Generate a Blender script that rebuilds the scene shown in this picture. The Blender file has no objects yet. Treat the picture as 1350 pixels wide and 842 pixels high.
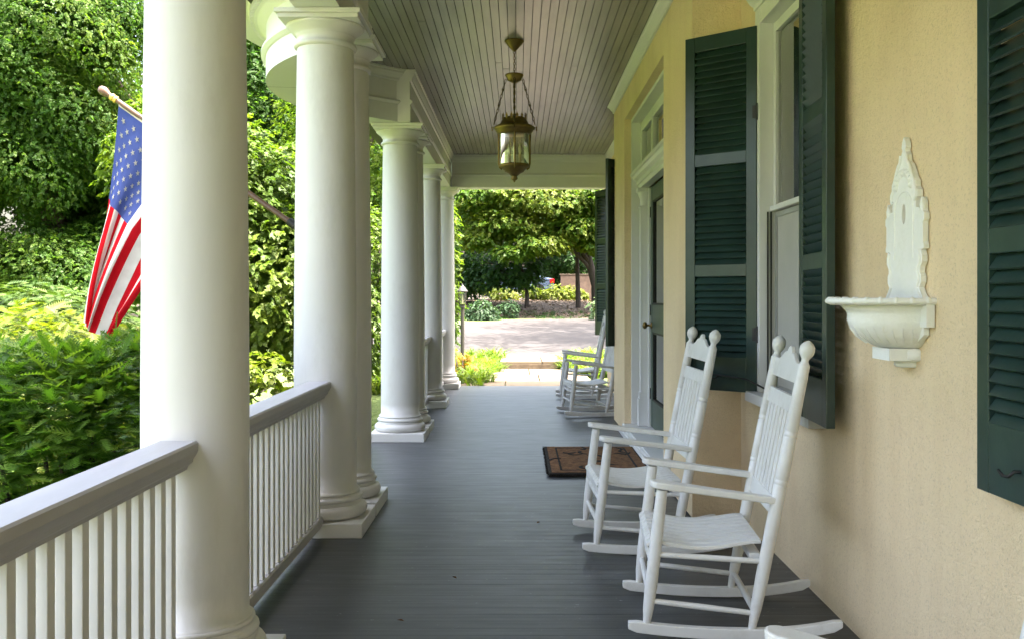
import bpy, math, random
import numpy as np
from mathutils import Vector, Matrix
PI = math.pi
R = math.radians
random.seed(11)
rng = np.random.default_rng(11)
scn = bpy.context.scene
COL = scn.collection

# ------------------------------------------------------------------ materials
def nodes_of(name):
    m = bpy.data.materials.new(name)
    m.use_nodes = True
    nt = m.node_tree
    nt.nodes.clear()
    out = nt.nodes.new('ShaderNodeOutputMaterial')
    return m, nt, out

def N(nt, kind, **kw):
    n = nt.nodes.new(kind)
    for k, v in kw.items():
        if k.startswith('i_'):
            key = k[2:]
            key = int(key) if key.isdigit() else key.replace('_', ' ')
            n.inputs[key].default_value = v
        else:
            setattr(n, k, v)
    return n

def ramp(nt, fac, stops):
    r = nt.nodes.new('ShaderNodeValToRGB')
    el = r.color_ramp.elements
    while len(el) < len(stops):
        el.new(0.5)
    for e, (p, c) in zip(el, stops):
        e.position = p
        e.color = (c[0], c[1], c[2], 1)
    nt.links.new(fac, r.inputs['Fac'])
    return r.outputs['Color']

def noise(nt, coord, scale, detail=4, rough=.55, dist=0.0):
    n = N(nt, 'ShaderNodeTexNoise')
    n.inputs['Scale'].default_value = scale
    n.inputs['Detail'].default_value = detail
    n.inputs['Roughness'].default_value = rough
    n.inputs['Distortion'].default_value = dist
    nt.links.new(coord, n.inputs['Vector'])
    return n.outputs['Fac']

def mapping(nt, coord, scale=(1, 1, 1), rot=(0, 0, 0)):
    m = N(nt, 'ShaderNodeMapping')
    m.inputs['Scale'].default_value = scale
    m.inputs['Rotation'].default_value = rot
    nt.links.new(coord, m.inputs['Vector'])
    return m.outputs['Vector']

def mixc(nt, fac, a, b, blend='MIX'):
    m = N(nt, 'ShaderNodeMix', data_type='RGBA', blend_type=blend)
    if isinstance(fac, (int, float)):
        m.inputs[0].default_value = fac
    else:
        nt.links.new(fac, m.inputs[0])
    for s, v in ((6, a), (7, b)):
        if isinstance(v, tuple):
            m.inputs[s].default_value = (v[0], v[1], v[2], 1)
        else:
            nt.links.new(v, m.inputs[s])
    return m.outputs[2]

def paint(name, col, var=.12, rough=.5, spec=.4, nscale=3.0, bump=.15, bscale=60, metal=0.0, grime=None, gscale=1.3, gamt=.5, stretch=(1, 1, 1), bdist=.003):
    m, nt, out = nodes_of(name)
    tc = N(nt, 'ShaderNodeTexCoord').outputs['Object']
    p = N(nt, 'ShaderNodeBsdfPrincipled')
    lo = tuple(c * (1 - var) for c in col)
    hi = tuple(min(1, c * (1 + var)) for c in col)
    v = mapping(nt, tc, stretch)
    c = ramp(nt, noise(nt, v, nscale, 5), [(.3, lo), (.7, hi)])
    if grime:
        g = ramp(nt, noise(nt, v, gscale, 8, .7), [(.5, (0, 0, 0)), (.75, (gamt,) * 3)])
        c = mixc(nt, g, c, grime)
    nt.links.new(c, p.inputs['Base Color'])
    p.inputs['Roughness'].default_value = rough
    p.inputs['Specular IOR Level'].default_value = spec
    p.inputs['Metallic'].default_value = metal
    if bump:
        b = N(nt, 'ShaderNodeBump')
        b.inputs['Strength'].default_value = bump
        b.inputs['Distance'].default_value = bdist
        nt.links.new(noise(nt, v, bscale, 4), b.inputs['Height'])
        nt.links.new(b.outputs['Normal'], p.inputs['Normal'])
    nt.links.new(p.outputs['BSDF'], out.inputs['Surface'])
    return m

def stucco(name, col):
    m, nt, out = nodes_of(name)
    tc = N(nt, 'ShaderNodeTexCoord').outputs['Object']
    p = N(nt, 'ShaderNodeBsdfPrincipled')
    a = ramp(nt, noise(nt, tc, 1.1, 6, .6), [(.25, tuple(c * k for c, k in zip(col, (.84, .80, .76)))), (.5, col), (.78, tuple(min(1, c * 1.08) for c in col))])
    # vertical weather streaks
    st = ramp(nt, noise(nt, mapping(nt, tc, (6, 6, .35)), 1.0, 5, .6), [(.48, (0, 0, 0)), (.75, (.3, .3, .3))])
    a = mixc(nt, st, a, tuple(c * k for c, k in zip(col, (.84, .76, .68))))
    # small dark pits in the rendered coat
    pit = ramp(nt, noise(nt, tc, 125, 3, .6), [(.55, (0, 0, 0)), (.70, (.5, .5, .5))])
    a = mixc(nt, pit, a, tuple(c * .62 for c in col))
    nt.links.new(a, p.inputs['Base Color'])
    p.inputs['Roughness'].default_value = .85
    p.inputs['Specular IOR Level'].default_value = .2
    b1 = N(nt, 'ShaderNodeBump', i_Strength=.85, i_Distance=.012)
    nt.links.new(noise(nt, tc, 44, 6, .68, .3), b1.inputs['Height'])
    b2 = N(nt, 'ShaderNodeBump', i_Strength=.9, i_Distance=.004)
    nt.links.new(noise(nt, tc, 210, 3), b2.inputs['Height'])
    nt.links.new(b1.outputs['Normal'], b2.inputs['Normal'])
    nt.links.new(b2.outputs['Normal'], p.inputs['Normal'])
    nt.links.new(p.outputs['BSDF'], out.inputs['Surface'])
    return m

def floor_paint():
    m, nt, out = nodes_of('slate porch floor paint')
    tc = N(nt, 'ShaderNodeTexCoord').outputs['Object']
    p = N(nt, 'ShaderNodeBsdfPrincipled')
    streak = noise(nt, mapping(nt, tc, (1.1, 26, 1)), 1.0, 6, .6, .3)
    c = ramp(nt, streak, [(.3, (.043, .048, .051)), (.55, (.064, .070, .074)), (.8, (.095, .101, .105))])
    wear = ramp(nt, noise(nt, tc, .9, 5, .6), [(.42, (0, 0, 0)), (.7, (.4, .4, .4))])
    c = mixc(nt, wear, c, (.10, .104, .108))
    fleck = ramp(nt, noise(nt, mapping(nt, tc, (1, 2.2, 1)), 26, 3, .6), [(.685, (0, 0, 0)), (.72, (.9, .9, .9))])
    c = mixc(nt, fleck, c, (.3, .31, .31))
    dirt = ramp(nt, noise(nt, tc, 60, 2, .5), [(.74, (0, 0, 0)), (.78, (.9, .9, .9))])
    c = mixc(nt, dirt, c, (.03, .03, .03))
    # board seams run across the porch
    sep = N(nt, 'ShaderNodeSeparateXYZ')
    nt.links.new(tc, sep.inputs[0])
    mul = N(nt, 'ShaderNodeMath', operation='MULTIPLY', i_1=1 / .083)
    nt.links.new(sep.outputs['Y'], mul.inputs[0])
    fr = N(nt, 'ShaderNodeMath', operation='FRACT')
    nt.links.new(mul.outputs[0], fr.inputs[0])
    seam = ramp(nt, fr.outputs[0], [(.0, (0, 0, 0)), (.035, (1, 1, 1)), (.965, (1, 1, 1)), (1, (0, 0, 0))])
    fl = N(nt, 'ShaderNodeMath', operation='FLOOR')
    nt.links.new(mul.outputs[0], fl.inputs[0])
    wn = N(nt, 'ShaderNodeTexWhiteNoise', noise_dimensions='1D')
    nt.links.new(fl.outputs[0], wn.inputs['W'])
    bt = ramp(nt, wn.outputs['Value'], [(0, (.70, .70, .71)), (1, (1.0, 1.0, 1.0))])
    c = mixc(nt, .8, c, bt, 'MULTIPLY')
    sd = ramp(nt, fr.outputs[0], [(.0, (.4, .4, .4)), (.04, (1, 1, 1)), (.96, (1, 1, 1)), (1, (.4, .4, .4))])
    c = mixc(nt, .8, c, sd, 'MULTIPLY')
    nt.links.new(c, p.inputs['Base Color'])
    rr = N(nt, 'ShaderNodeMapRange', i_To_Min=.3, i_To_Max=.52)
    nt.links.new(noise(nt, mapping(nt, tc, (2, 9, 1)), 2.0, 6), rr.inputs['Value'])
    nt.links.new(rr.outputs[0], p.inputs['Roughness'])
    p.inputs['Specular IOR Level'].default_value = .5
    b0 = N(nt, 'ShaderNodeBump', i_Strength=.5, i_Distance=.0025)
    nt.links.new(seam, b0.inputs['Height'])
    b1 = N(nt, 'ShaderNodeBump', i_Strength=.3, i_Distance=.003)
    nt.links.new(streak, b1.inputs['Height'])
    nt.links.new(b0.outputs['Normal'], b1.inputs['Normal'])
    nt.links.new(b1.outputs['Normal'], p.inputs['Normal'])
    nt.links.new(p.outputs['BSDF'], out.inputs['Surface'])
    return m

def leaf_mat(name, stops, trans=.6, rough=.5):
    m, nt, out = nodes_of(name)
    at = N(nt, 'ShaderNodeAttribute', attribute_name='tone', attribute_type='GEOMETRY')
    c = ramp(nt, at.outputs['Fac'], stops)
    p = N(nt, 'ShaderNodeBsdfPrincipled')
    nt.links.new(c, p.inputs['Base Color'])
    p.inputs['Roughness'].default_value = rough
    p.inputs['Specular IOR Level'].default_value = .25
    t = N(nt, 'ShaderNodeBsdfTranslucent')
    tcx = mixc(nt, 1.0, c, (1.2, 1.3, .5), 'MULTIPLY')
    nt.links.new(tcx, t.inputs['Color'])
    mx = N(nt, 'ShaderNodeMixShader', i_0=trans)
    nt.links.new(p.outputs['BSDF'], mx.inputs[1])
    nt.links.new(t.outputs['BSDF'], mx.inputs[2])
    nt.links.new(mx.outputs[0], out.inputs['Surface'])
    return m

def glass_mat(name, tint=(.9, .95, .92), refl=.12):
    m, nt, out = nodes_of(name)
    tr = N(nt, 'ShaderNodeBsdfTransparent')
    tr.inputs['Color'].default_value = (*tint, 1)
    gl = N(nt, 'ShaderNodeBsdfGlossy', i_Roughness=.02)
    gl.inputs['Color'].default_value = (1, 1, 1, 1)
    fr = N(nt, 'ShaderNodeFresnel', i_IOR=1.5)
    ad = N(nt, 'ShaderNodeMath', operation='ADD', i_1=refl)
    ad.use_clamp = True
    nt.links.new(fr.outputs[0], ad.inputs[0])
    mx = N(nt, 'ShaderNodeMixShader')
    nt.links.new(ad.outputs[0], mx.inputs[0])
    nt.links.new(tr.outputs[0], mx.inputs[1])
    nt.links.new(gl.outputs[0], mx.inputs[2])
    nt.links.new(mx.outputs[0], out.inputs['Surface'])
    return m

def ground_mat():
    m, nt, out = nodes_of('garden ground')
    tc = N(nt, 'ShaderNodeTexCoord').outputs['Object']
    p = N(nt, 'ShaderNodeBsdfPrincipled', i_Roughness=.95)
    g = ramp(nt, noise(nt, tc, 5, 6, .7), [(.3, (.06, .10, .022)), (.5, (.085, .13, .03)), (.72, (.12, .16, .045))])
    b = ramp(nt, noise(nt, tc, 9, 7, .7), [(.3, (.035, .025, .018)), (.55, (.075, .055, .04)), (.75, (.13, .10, .075))])
    sep = N(nt, 'ShaderNodeSeparateXYZ')
    nt.links.new(tc, sep.inputs[0])
    sel = N(nt, 'ShaderNodeMapRange', i_From_Min=35.6, i_From_Max=36.4)
    add = N(nt, 'ShaderNodeMath', operation='MULTIPLY_ADD', i_1=2.5)
    nt.links.new(noise(nt, tc, .6, 4), add.inputs[0])
    nt.links.new(sep.outputs['Y'], add.inputs[2])
    nt.links.new(add.outputs[0], sel.inputs['Value'])
    c = mixc(nt, sel.outputs[0], g, b)
    nt.links.new(c, p.inputs['Base Color'])
    bp = N(nt, 'ShaderNodeBump', i_Strength=.9, i_Distance=.06)
    nt.links.new(noise(nt, tc, 16, 6, .7), bp.inputs['Height'])
    nt.links.new(bp.outputs['Normal'], p.inputs['Normal'])
    nt.links.new(p.outputs['BSDF'], out.inputs['Surface'])
    return m

M = {}
M['white'] = paint('white column paint', (.63, .615, .60), var=.06, rough=.48, nscale=2.6, bump=.3, bscale=34, grime=(.43, .41, .37), gscale=2.6, gamt=.65, stretch=(1, 1, .35))
M['trim'] = paint('white trim paint', (.66, .65, .635), var=.05, rough=.45, nscale=3, bump=.1, bscale=40, grime=(.48, .46, .41), gscale=3, gamt=.35)
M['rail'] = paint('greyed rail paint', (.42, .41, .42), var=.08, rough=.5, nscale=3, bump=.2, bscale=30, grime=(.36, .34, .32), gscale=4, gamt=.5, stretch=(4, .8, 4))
M['chair'] = paint('worn white chair paint', (.71, .695, .665), var=.06, rough=.42, nscale=5, bump=.15, bscale=60, grime=(.42, .37, .30), gscale=7, gamt=.42)
M['chair_old'] = paint('weathered white chair paint', (.60, .59, .575), var=.08, rough=.5, nscale=5, bump=.2, bscale=60, grime=(.3, .26, .22), gscale=7, gamt=.7)
M['stucco'] = stucco('cream stucco', (.82, .645, .415))
M['ceil'] = paint('taupe ceiling paint', (.265, .240, .243), var=.18, rough=.25, nscale=1.5, bump=.3, bscale=40, grime=(.24, .22, .2), gscale=3, gamt=.6, stretch=(5, .6, 1))
M['gap'] = paint('dark gap', (.02, .018, .016), bump=0)
M['green'] = paint('dark green shutter paint', (.017, .038, .033), var=.3, rough=.28, spec=.45, nscale=4, bump=.12, bscale=30, grime=(.05, .07, .06), gscale=6, gamt=.4)
M['doorgreen'] = paint('dark green door paint', (.03, .06, .045), var=.1, rough=.35, nscale=4, bump=.05)
M['black'] = paint('black iron', (.012, .012, .012), rough=.5, bump=.1)
M['brass'] = paint('aged brass', (.20, .135, .045), var=.25, rough=.42, metal=.75, nscale=14, bump=.25, bscale=70, grime=(.09, .075, .03), gscale=16, gamt=.8)
M['darkbrass'] = paint('dark chain metal', (.10, .075, .045), rough=.5, metal=.6, bump=.1)
M['candle'] = paint('cream candle sleeve', (.62, .55, .36), bump=0)
M['bulb'] = paint('frosted bulb', (.7, .68, .6), rough=.2, bump=0)
M['fountain'] = paint('white painted cast iron', (.80, .79, .75), var=.05, rough=.5, nscale=9, bump=.5, bscale=75, grime=(.55, .52, .44), gscale=9, gamt=.45, bdist=.004)
M['glass'] = glass_mat('window glass', (.82, .86, .82), .20)
M['lampglass'] = glass_mat('lantern glass', (.90, .88, .76), .05)
M['doorglass'] = glass_mat('door glass', (.55, .56, .52), .10)
M['curtain'] = paint('sheer curtain', (.66, .67, .60), var=.14, rough=.9, nscale=1.2, bump=.35, bscale=8, stretch=(1, 10, .4), bdist=.03)
M['screen'] = paint('insect screen mesh', (.40, .385, .35), var=.05, rough=.9, nscale=5, bump=.3, bscale=120)
M['dark'] = paint('dark room', (.05, .045, .04), bump=0)
M['jamb'] = paint('pale grey sash channel', (.32, .32, .30), bump=0)
M['floor'] = floor_paint()
M['coir'] = paint('brown coir', (.19, .088, .032), var=.5, rough=1, nscale=26, bump=1, bscale=240, bdist=.012, grime=(.05, .025, .012), gscale=9, gamt=.6)
M['coirdark'] = paint('black coir', (.022, .017, .012), var=.5, rough=1, nscale=40, bump=1, bscale=240, bdist=.012)
M['pole'] = paint('brown varnished flagpole', (.10, .055, .032), var=.2, rough=.3, nscale=6, bump=.05)
M['gold'] = paint('gilded collar', (.5, .33, .1), rough=.3, metal=.9, bump=0)
def cloth(name, col):
    m, nt, out = nodes_of(name)
    tc = N(nt, 'ShaderNodeTexCoord').outputs['Object']
    c = ramp(nt, noise(nt, tc, 12, 4), [(.3, tuple(k * .88 for k in col)), (.7, tuple(min(1, k * 1.08) for k in col))])
    d = N(nt, 'ShaderNodeBsdfDiffuse')
    t = N(nt, 'ShaderNodeBsdfTranslucent')
    nt.links.new(c, d.inputs['Color']); nt.links.new(c, t.inputs['Color'])
    mx = N(nt, 'ShaderNodeMixShader', i_0=.4)
    nt.links.new(d.outputs[0], mx.inputs[1]); nt.links.new(t.outputs[0], mx.inputs[2])
    nt.links.new(mx.outputs[0], out.inputs['Surface'])
    return m
M['fred'] = cloth('flag red', (.44, .010, .018))
M['fwhite'] = cloth('flag white', (.58, .57, .57))
M['fblue'] = cloth('flag blue', (.060, .085, .26))
M['fcanvas'] = cloth('flag canvas heading', (.62, .58, .46))
M['fstar'] = cloth('flag star', (.36, .36, .32))
M['asphalt'] = paint('pinkish asphalt', (.034, .030, .030), var=.12, rough=.9, nscale=1.2, bump=.5, bscale=90, grime=(.024, .021, .021), gscale=.5, gamt=.5)
M['flag_stone'] = paint('tan flagstone', (.125, .098, .068), var=.15, rough=.9, nscale=2, bump=.4, bscale=14, grime=(.11, .085, .06), gscale=3, gamt=.5)
M['stone_edge'] = paint('dark step edge', (.11, .085, .06), var=.3, rough=.95, nscale=8, bump=.6, bscale=20)
M['ground'] = ground_mat()
M['bark'] = paint('grey brown bark', (.075, .058, .045), var=.35, rough=.95, nscale=7, bump=.9, bscale=22, stretch=(3, 3, .6), bdist=.02)
M['bark_dark'] = paint('dark maple bark', (.035, .027, .024), var=.3, rough=.95, nscale=7, bump=.8, bscale=20, stretch=(3, 3, .6), bdist=.02)
M['brick'] = paint('brown garden wall', (.13, .09, .065), var=.2, rough=.9, nscale=6, bump=.4, bscale=20)
M['pewter'] = paint('pewter lamp metal', (.07, .066, .06), var=.15, rough=.45, metal=.5, nscale=9, bump=.1)
M['carblue'] = paint('blue car paint', (.10, .14, .22), rough=.25, bump=0)
M['carred'] = paint('red tail lamp', (.6, .01, .015), rough=.2, bump=0)
M['carglass'] = paint('car glass', (.02, .025, .03), rough=.05, bump=0)
M['tyre'] = paint('tyre rubber', (.02, .02, .02), rough=.8, bump=0)
M['roof'] = paint('roof membrane', (.2, .19, .18), bump=.2)
M['wood'] = paint('dark rafters', (.1, .09, .08), bump=0)
# foliage
M['lf_maple'] = leaf_mat('maple leaf', [(0, (.030, .082, .014)), (.5, (.060, .130, .018)), (1, (.112, .172, .022))])
M['lf_dark'] = leaf_mat('dark leaf', [(0, (.020, .056, .016)), (.6, (.034, .088, .020)), (1, (.062, .122, .024))], .5)
M['lf_lime'] = leaf_mat('lime leaf', [(0, (.042, .085, .010)), (.5, (.072, .125, .013)), (1, (.115, .160, .018))], .45)
M['lf_jap'] = leaf_mat('layered maple leaf', [(0, (.034, .088, .010)), (.5, (.072, .142, .013)), (1, (.140, .172, .020))], .6)
M['lf_yew'] = leaf_mat('yew needle', [(0, (.036, .090, .012)), (.55, (.075, .165, .018)), (1, (.12, .20, .024))], .5)
M['lf_juniper'] = leaf_mat('juniper', [(0, (.026, .056, .012)), (.5, (.046, .085, .016)), (1, (.075, .11, .02))], .3)
M['lf_blue'] = leaf_mat('blue green shrub', [(0, (.02, .045, .02)), (.6, (.04, .085, .035)), (1, (.07, .12, .05))], .3)
M['lf_gold'] = leaf_mat('golden shrub', [(0, (.055, .095, .008)), (.6, (.095, .130, .010)), (1, (.135, .155, .014))], .45)
M['lf_orange'] = leaf_mat('orange tinged shrub', [(0, (.1, .12, .015)), (.6, (.22, .16, .02)), (1, (.3, .13, .03))], .4)
M['lf_grass'] = leaf_mat('strap leaf', [(0, (.05, .10, .010)), (.5, (.09, .15, .014)), (1, (.145, .185, .024))], .45)
M['lf_varieg'] = leaf_mat('variegated hosta leaf', [(0, (.07, .12, .05)), (.6, (.16, .22, .11)), (1, (.34, .38, .24))], .4)

# ------------------------------------------------------------------ mesh helpers
class MB:
    def __init__(s):
        s.v = []; s.f = []; s.sm = []; s.mi = []
    def add(s, vs, fs, smooth=False, mi=0):
        o = len(s.v)
        s.v += [tuple(p) for p in vs]
        for f in fs:
            s.f.append(tuple(o + i for i in f)); s.sm.append(smooth); s.mi.append(mi)
        return s
    def box(s, x0, x1, y0, y1, z0, z1, mi=0, mat=None):
        vs = [(x, y, z) for z in (z0, z1) for y in (y0, y1) for x in (x0, x1)]
        if mat is not None:
            vs = [tuple(mat @ Vector(p)) for p in vs]
        return s.add(vs, [(0, 2, 3, 1), (4, 5, 7, 6), (0, 1, 5, 4), (2, 6, 7, 3), (0, 4, 6, 2), (1, 3, 7, 5)], False, mi)
    def tube(s, pts, radii, seg=10, caps=True, smooth=True, mi=0, squash=1.0):
        pts = [Vector(p) for p in pts]
        rings = []
        prev = None
        n = len(pts)
        for i, p in enumerate(pts):
            d = (pts[min(i + 1, n - 1)] - pts[max(i - 1, 0)])
            if d.length < 1e-9: d = Vector((0, 0, 1))
            d.normalize()
            if prev is None:
                a = Vector((0, 0, 1)) if abs(d.z) < .9 else Vector((1, 0, 0))
                u = d.cross(a).normalized()
            else:
                u = (prev - d * prev.dot(d)).normalized()
            prev = u
            w = d.cross(u)
            r = radii[i] if hasattr(radii, '__len__') else radii
            rings.append([p + (u * math.cos(2 * PI * k / seg) + w * squash * math.sin(2 * PI * k / seg)) * r for k in range(seg)])
        vs = [q for rg in rings for q in rg]
        fs = []
        for i in range(n - 1):
            for k in range(seg):
                k2 = (k + 1) % seg
                fs.append((i * seg + k, i * seg + k2, (i + 1) * seg + k2, (i + 1) * seg + k))
        s.add(vs, fs, smooth, mi)
        if caps:
            s.add(rings[0], [tuple(reversed(range(seg)))], False, mi)
            s.add(rings[-1], [tuple(range(seg))], False, mi)
        return s
    def turned(s, p0, p1, prof, seg=14, mi=0):
        p0, p1 = Vector(p0), Vector(p1)
        return s.tube([p0.lerp(p1, t) for t, r in prof], [r for t, r in prof], seg, True, True, mi)
    def lathe(s, cx, cy, prof, seg=40, mi=0, a0=0, a1=2 * PI, ex=1.0, ey=1.0):
        full = abs(a1 - a0 - 2 * PI) < 1e-6
        k = seg if full else seg + 1
        vs = []
        for r, z in prof:
            for i in range(k):
                a = a0 + (a1 - a0) * i / seg
                vs.append((cx + r * ex * math.cos(a), cy + r * ey * math.sin(a), z))
        fs = []
        for j in range(len(prof) - 1):
            for i in range(seg):
                i2 = (i + 1) % k if full else i + 1
                fs.append((j * k + i, j * k + i2, (j + 1) * k + i2, (j + 1) * k + i))
        return s.add(vs, fs, True, mi)
    def sweep(s, path, prof, closed=True, mi=0):
        # path: (x, y); prof: (offset to the left of the path, z)
        n = len(path)
        P = [Vector(p) for p in path]
        vs = []
        for i in range(n):
            if 0 < i < n - 1:
                d0 = (P[i] - P[i - 1]).normalized(); d1 = (P[i + 1] - P[i]).normalized()
                n0 = Vector((-d0.y, d0.x)); n1 = Vector((-d1.y, d1.x))
                nn = (n0 + n1).normalized(); nn = nn / max(.3, nn.dot(n0))
            else:
                d = (P[1] - P[0]) if i == 0 else (P[-1] - P[-2])
                d.normalize(); nn = Vector((-d.y, d.x))
            for u, z in prof:
                vs.append((P[i].x + nn.x * u, P[i].y + nn.y * u, z))
        m = len(prof)
        fs = []
        for i in range(n - 1):
            for j in range(m if closed else m - 1):
                j2 = (j + 1) % m
                fs.append((i * m + j, (i + 1) * m + j, (i + 1) * m + j2, i * m + j2))
        s.add(vs, fs, False, mi)
        if closed:
            s.add(vs[:m], [tuple(range(m))], False, mi)
            s.add(vs[-m:], [tuple(reversed(range(m)))], False, mi)
        return s
    def prism(s, poly, fn, t0, t1, mi=0):
        # poly in 2-D, fn(u, v, t) gives a point
        m = len(poly)
        vs = [fn(u, v, t0) for u, v in poly] + [fn(u, v, t1) for u, v in poly]
        fs = [tuple(range(m)), tuple(reversed(range(m, 2 * m)))]
        fs += [(j, m + j, m + (j + 1) % m, (j + 1) % m) for j in range(m)]
        return s.add(vs, fs, False, mi)
    def build(s, name, mats, parent=None, bevel=0, loc=None, recalc=True):
        me = bpy.data.meshes.new(name)
        me.from_pydata(s.v, [], s.f)
        for mm in (mats if isinstance(mats, (list, tuple)) else [mats]):
            me.materials.append(mm)
        me.polygons.foreach_set('use_smooth', s.sm)
        me.polygons.foreach_set('material_index', s.mi)
        if recalc:
            import bmesh
            bm = bmesh.new(); bm.from_mesh(me)
            bmesh.ops.recalc_face_normals(bm, faces=bm.faces)
            bm.to_mesh(me); bm.free()
        me.update()
        o = bpy.data.objects.new(name, me)
        COL.objects.link(o)
        if parent: o.parent = parent
        if loc: o.location = loc
        if bevel:
            b = o.modifiers.new('edge', 'BEVEL')
            b.width = bevel; b.segments = 2; b.limit_method = 'ANGLE'; b.angle_limit = R(50)
        return o

def tag(o, label=None, cat=None, group=None, kind=None):
    if label: o['label'] = label
    if cat: o['category'] = cat
    if group: o['group'] = group
    if kind: o['kind'] = kind
    return o

def empty(name, loc=(0, 0, 0), rz=0.0):
    o = bpy.data.objects.new(name, None)
    o.empty_display_size = .1
    COL.objects.link(o); o.location = loc; o.rotation_euler = (0, 0, rz)
    return o

def copy_tree(o, parent=None):
    c = o.copy(); COL.objects.link(c); c.parent = parent
    for ch in list(o.children):
        copy_tree(ch, c)
    return c

# ------------------------------------------------------------------ dimensions
CAMZ = 1.32
CX = -1.106                     # column line
WX, BX = 1.325, 1.035           # recessed wall face, projecting bay face
BY0, BY1 = 5.68, 10.3           # the bay
SOF = 2.915                     # beam soffit
CZ = 3.39                       # ceiling
Y0, Y1 = -6.5, 14.34            # porch ends
RCX, RCY = -.124, 7.5           # round portico
def at(px, py, Y):
    return Vector(((px - 683) / 1260 * Y, Y, CAMZ - (py - 392) / 1260 * Y))

# ------------------------------------------------------------------ house
house = tag(empty('house', (0, 0, 0)), 'cream stucco house with a white columned front porch and dark green shutters', 'house')

# porch floor
fl = MB()
fl.box(-1.42, 1.5, Y0, Y1, -.06, 0)
fo = fl.build('porch_floor', M['floor'], None, .006)
tag(fo, 'slate grey painted board floor of the front porch', None, None, 'structure')
b = MB()
b.box(-1.36, 1.45, Y0 + .05, Y1 - .06, -.75, -.062)
b.build('porch_skirt', M['trim'], house)

# walls with openings (x thickness outward is +x)
def wall_cells(mb, x0, x1, y0, y1, z0, z1, holes):
    ys = sorted({y0, y1, *[h[0] for h in holes], *[h[1] for h in holes]})
    zs = sorted({z0, z1, *[h[2] for h in holes], *[h[3] for h in holes]})
    for a, bb in zip(ys, ys[1:]):
        run = None
        for c, d in zip(zs, zs[1:]):
            my, mz = (a + bb) / 2, (c + d) / 2
            hole = any(h[0] < my < h[1] and h[2] < mz < h[3] for h in holes)
            if not hole:
                if run and abs(run[1] - c) < 1e-9: run[1] = d
                else:
                    if run: mb.box(x0, x1, a, bb, run[0], run[1])
                    run = [c, d]
        if run: mb.box(x0, x1, a, bb, run[0], run[1])

WZ0, WZ1 = .81, 2.83
WIN = [(4.25, 5.17), (10.52, 11.36), (12.10, 12.94)]
w = MB(); wall_cells(w, WX, WX + .24, Y0, BY0, -.05, 7.2, [(WIN[0][0], WIN[0][1], WZ0, WZ1)])
w.build('wall', M['stucco'], house)
w = MB(); wall_cells(w, WX, WX + .24, BY1, 14.2, -.05, 7.2, [(a, c, WZ0, WZ1) for a, c in WIN[1:]])
w.build('wall', M['stucco'], house)
DY0, DY1, DZ = 6.80, 9.30, 3.045
w = MB(); wall_cells(w, BX, BX + .30, BY0, BY1, .012, 7.2, [(DY0, DY1, .012, DZ)])
w.build('bay_wall', M['stucco'], house)
w = MB()
w.box(BX + .30, WX + .002, BY0, BY0 + .2, .012, 7.2); w.build('bay_return', M['stucco'], house)
w = MB(); w.box(BX + .30, WX + .002, BY1 - .2, BY1, .012, 7.2); w.build('bay_return', M['stucco'], house)
# shell behind
w = MB()
w.box(9.0, 9.25, Y0, 14.2, -.4, 7.2); w.box(WX + .24, 9.0, Y0, Y0 + .2, -.4, 7.2); w.box(WX + .24, 9.0, 14.0, 14.2, -.4, 7.2)
w.build('outer_wall', M['stucco'], house)
w = MB(); w.box(.95, 9.7, Y0 - .4, 14.6, 7.202, 7.5); w.build('main_roof', M['roof'], house)
w = MB(); w.box(WX + .3, 8.9, Y0 + .3, 13.9, -.3, -.1); w.build('interior_floor', M['dark'], house)
# dark thin moisture line where the wall meets the floor
# ceiling boards
cb = MB()
pitch = .0615
x = -1.80
rr = random.Random(4)
def board(x0, y0, y1):
    y = y0
    while y < y1 - .02:
        L = min(rr.uniform(1.6, 4.2), y1 - y)
        if y1 - y - L < .3: L = y1 - y
        dz = rr.uniform(-.0012, .0018)
        g = .0016
        cb.add([(x0 + .0028, y + g, CZ + dz), (x0 + pitch - .0028, y + g, CZ + dz), (x0 + pitch - .0028, y + L - g, CZ + dz), (x0 + .0028, y + L - g, CZ + dz),
                (x0, y + g, CZ + .012), (x0 + pitch - .0008, y + g, CZ + .012), (x0 + pitch - .0008, y + L - g, CZ + .012), (x0, y + L - g, CZ + .012)],
               [(0, 3, 2, 1), (0, 1, 5, 4), (1, 2, 6, 5), (2, 3, 7, 6), (3, 0, 4, 7)])
        y += L
while x < WX - .01:
    xm = x + pitch / 2
    if xm < -1.02:
        h2 = 1.6 ** 2 - (xm - RCX) ** 2
        if h2 > .02:
            h = math.sqrt(h2); board(x, RCY - h, RCY + h)
    elif xm > BX:
        board(x, Y0 + .1, BY0); board(x, BY1, Y1 - .3)
    else:
        board(x, Y0 + .1, Y1 - .3)
    x += pitch
cb.build('porch_ceiling', M['ceil'], house, recalc=False)
c2 = MB(); c2.box(-1.9, WX, Y0 + .05, Y1 - .2, CZ + .013, CZ + .03); c2.build('ceiling_backing', M['gap'], house)

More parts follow.
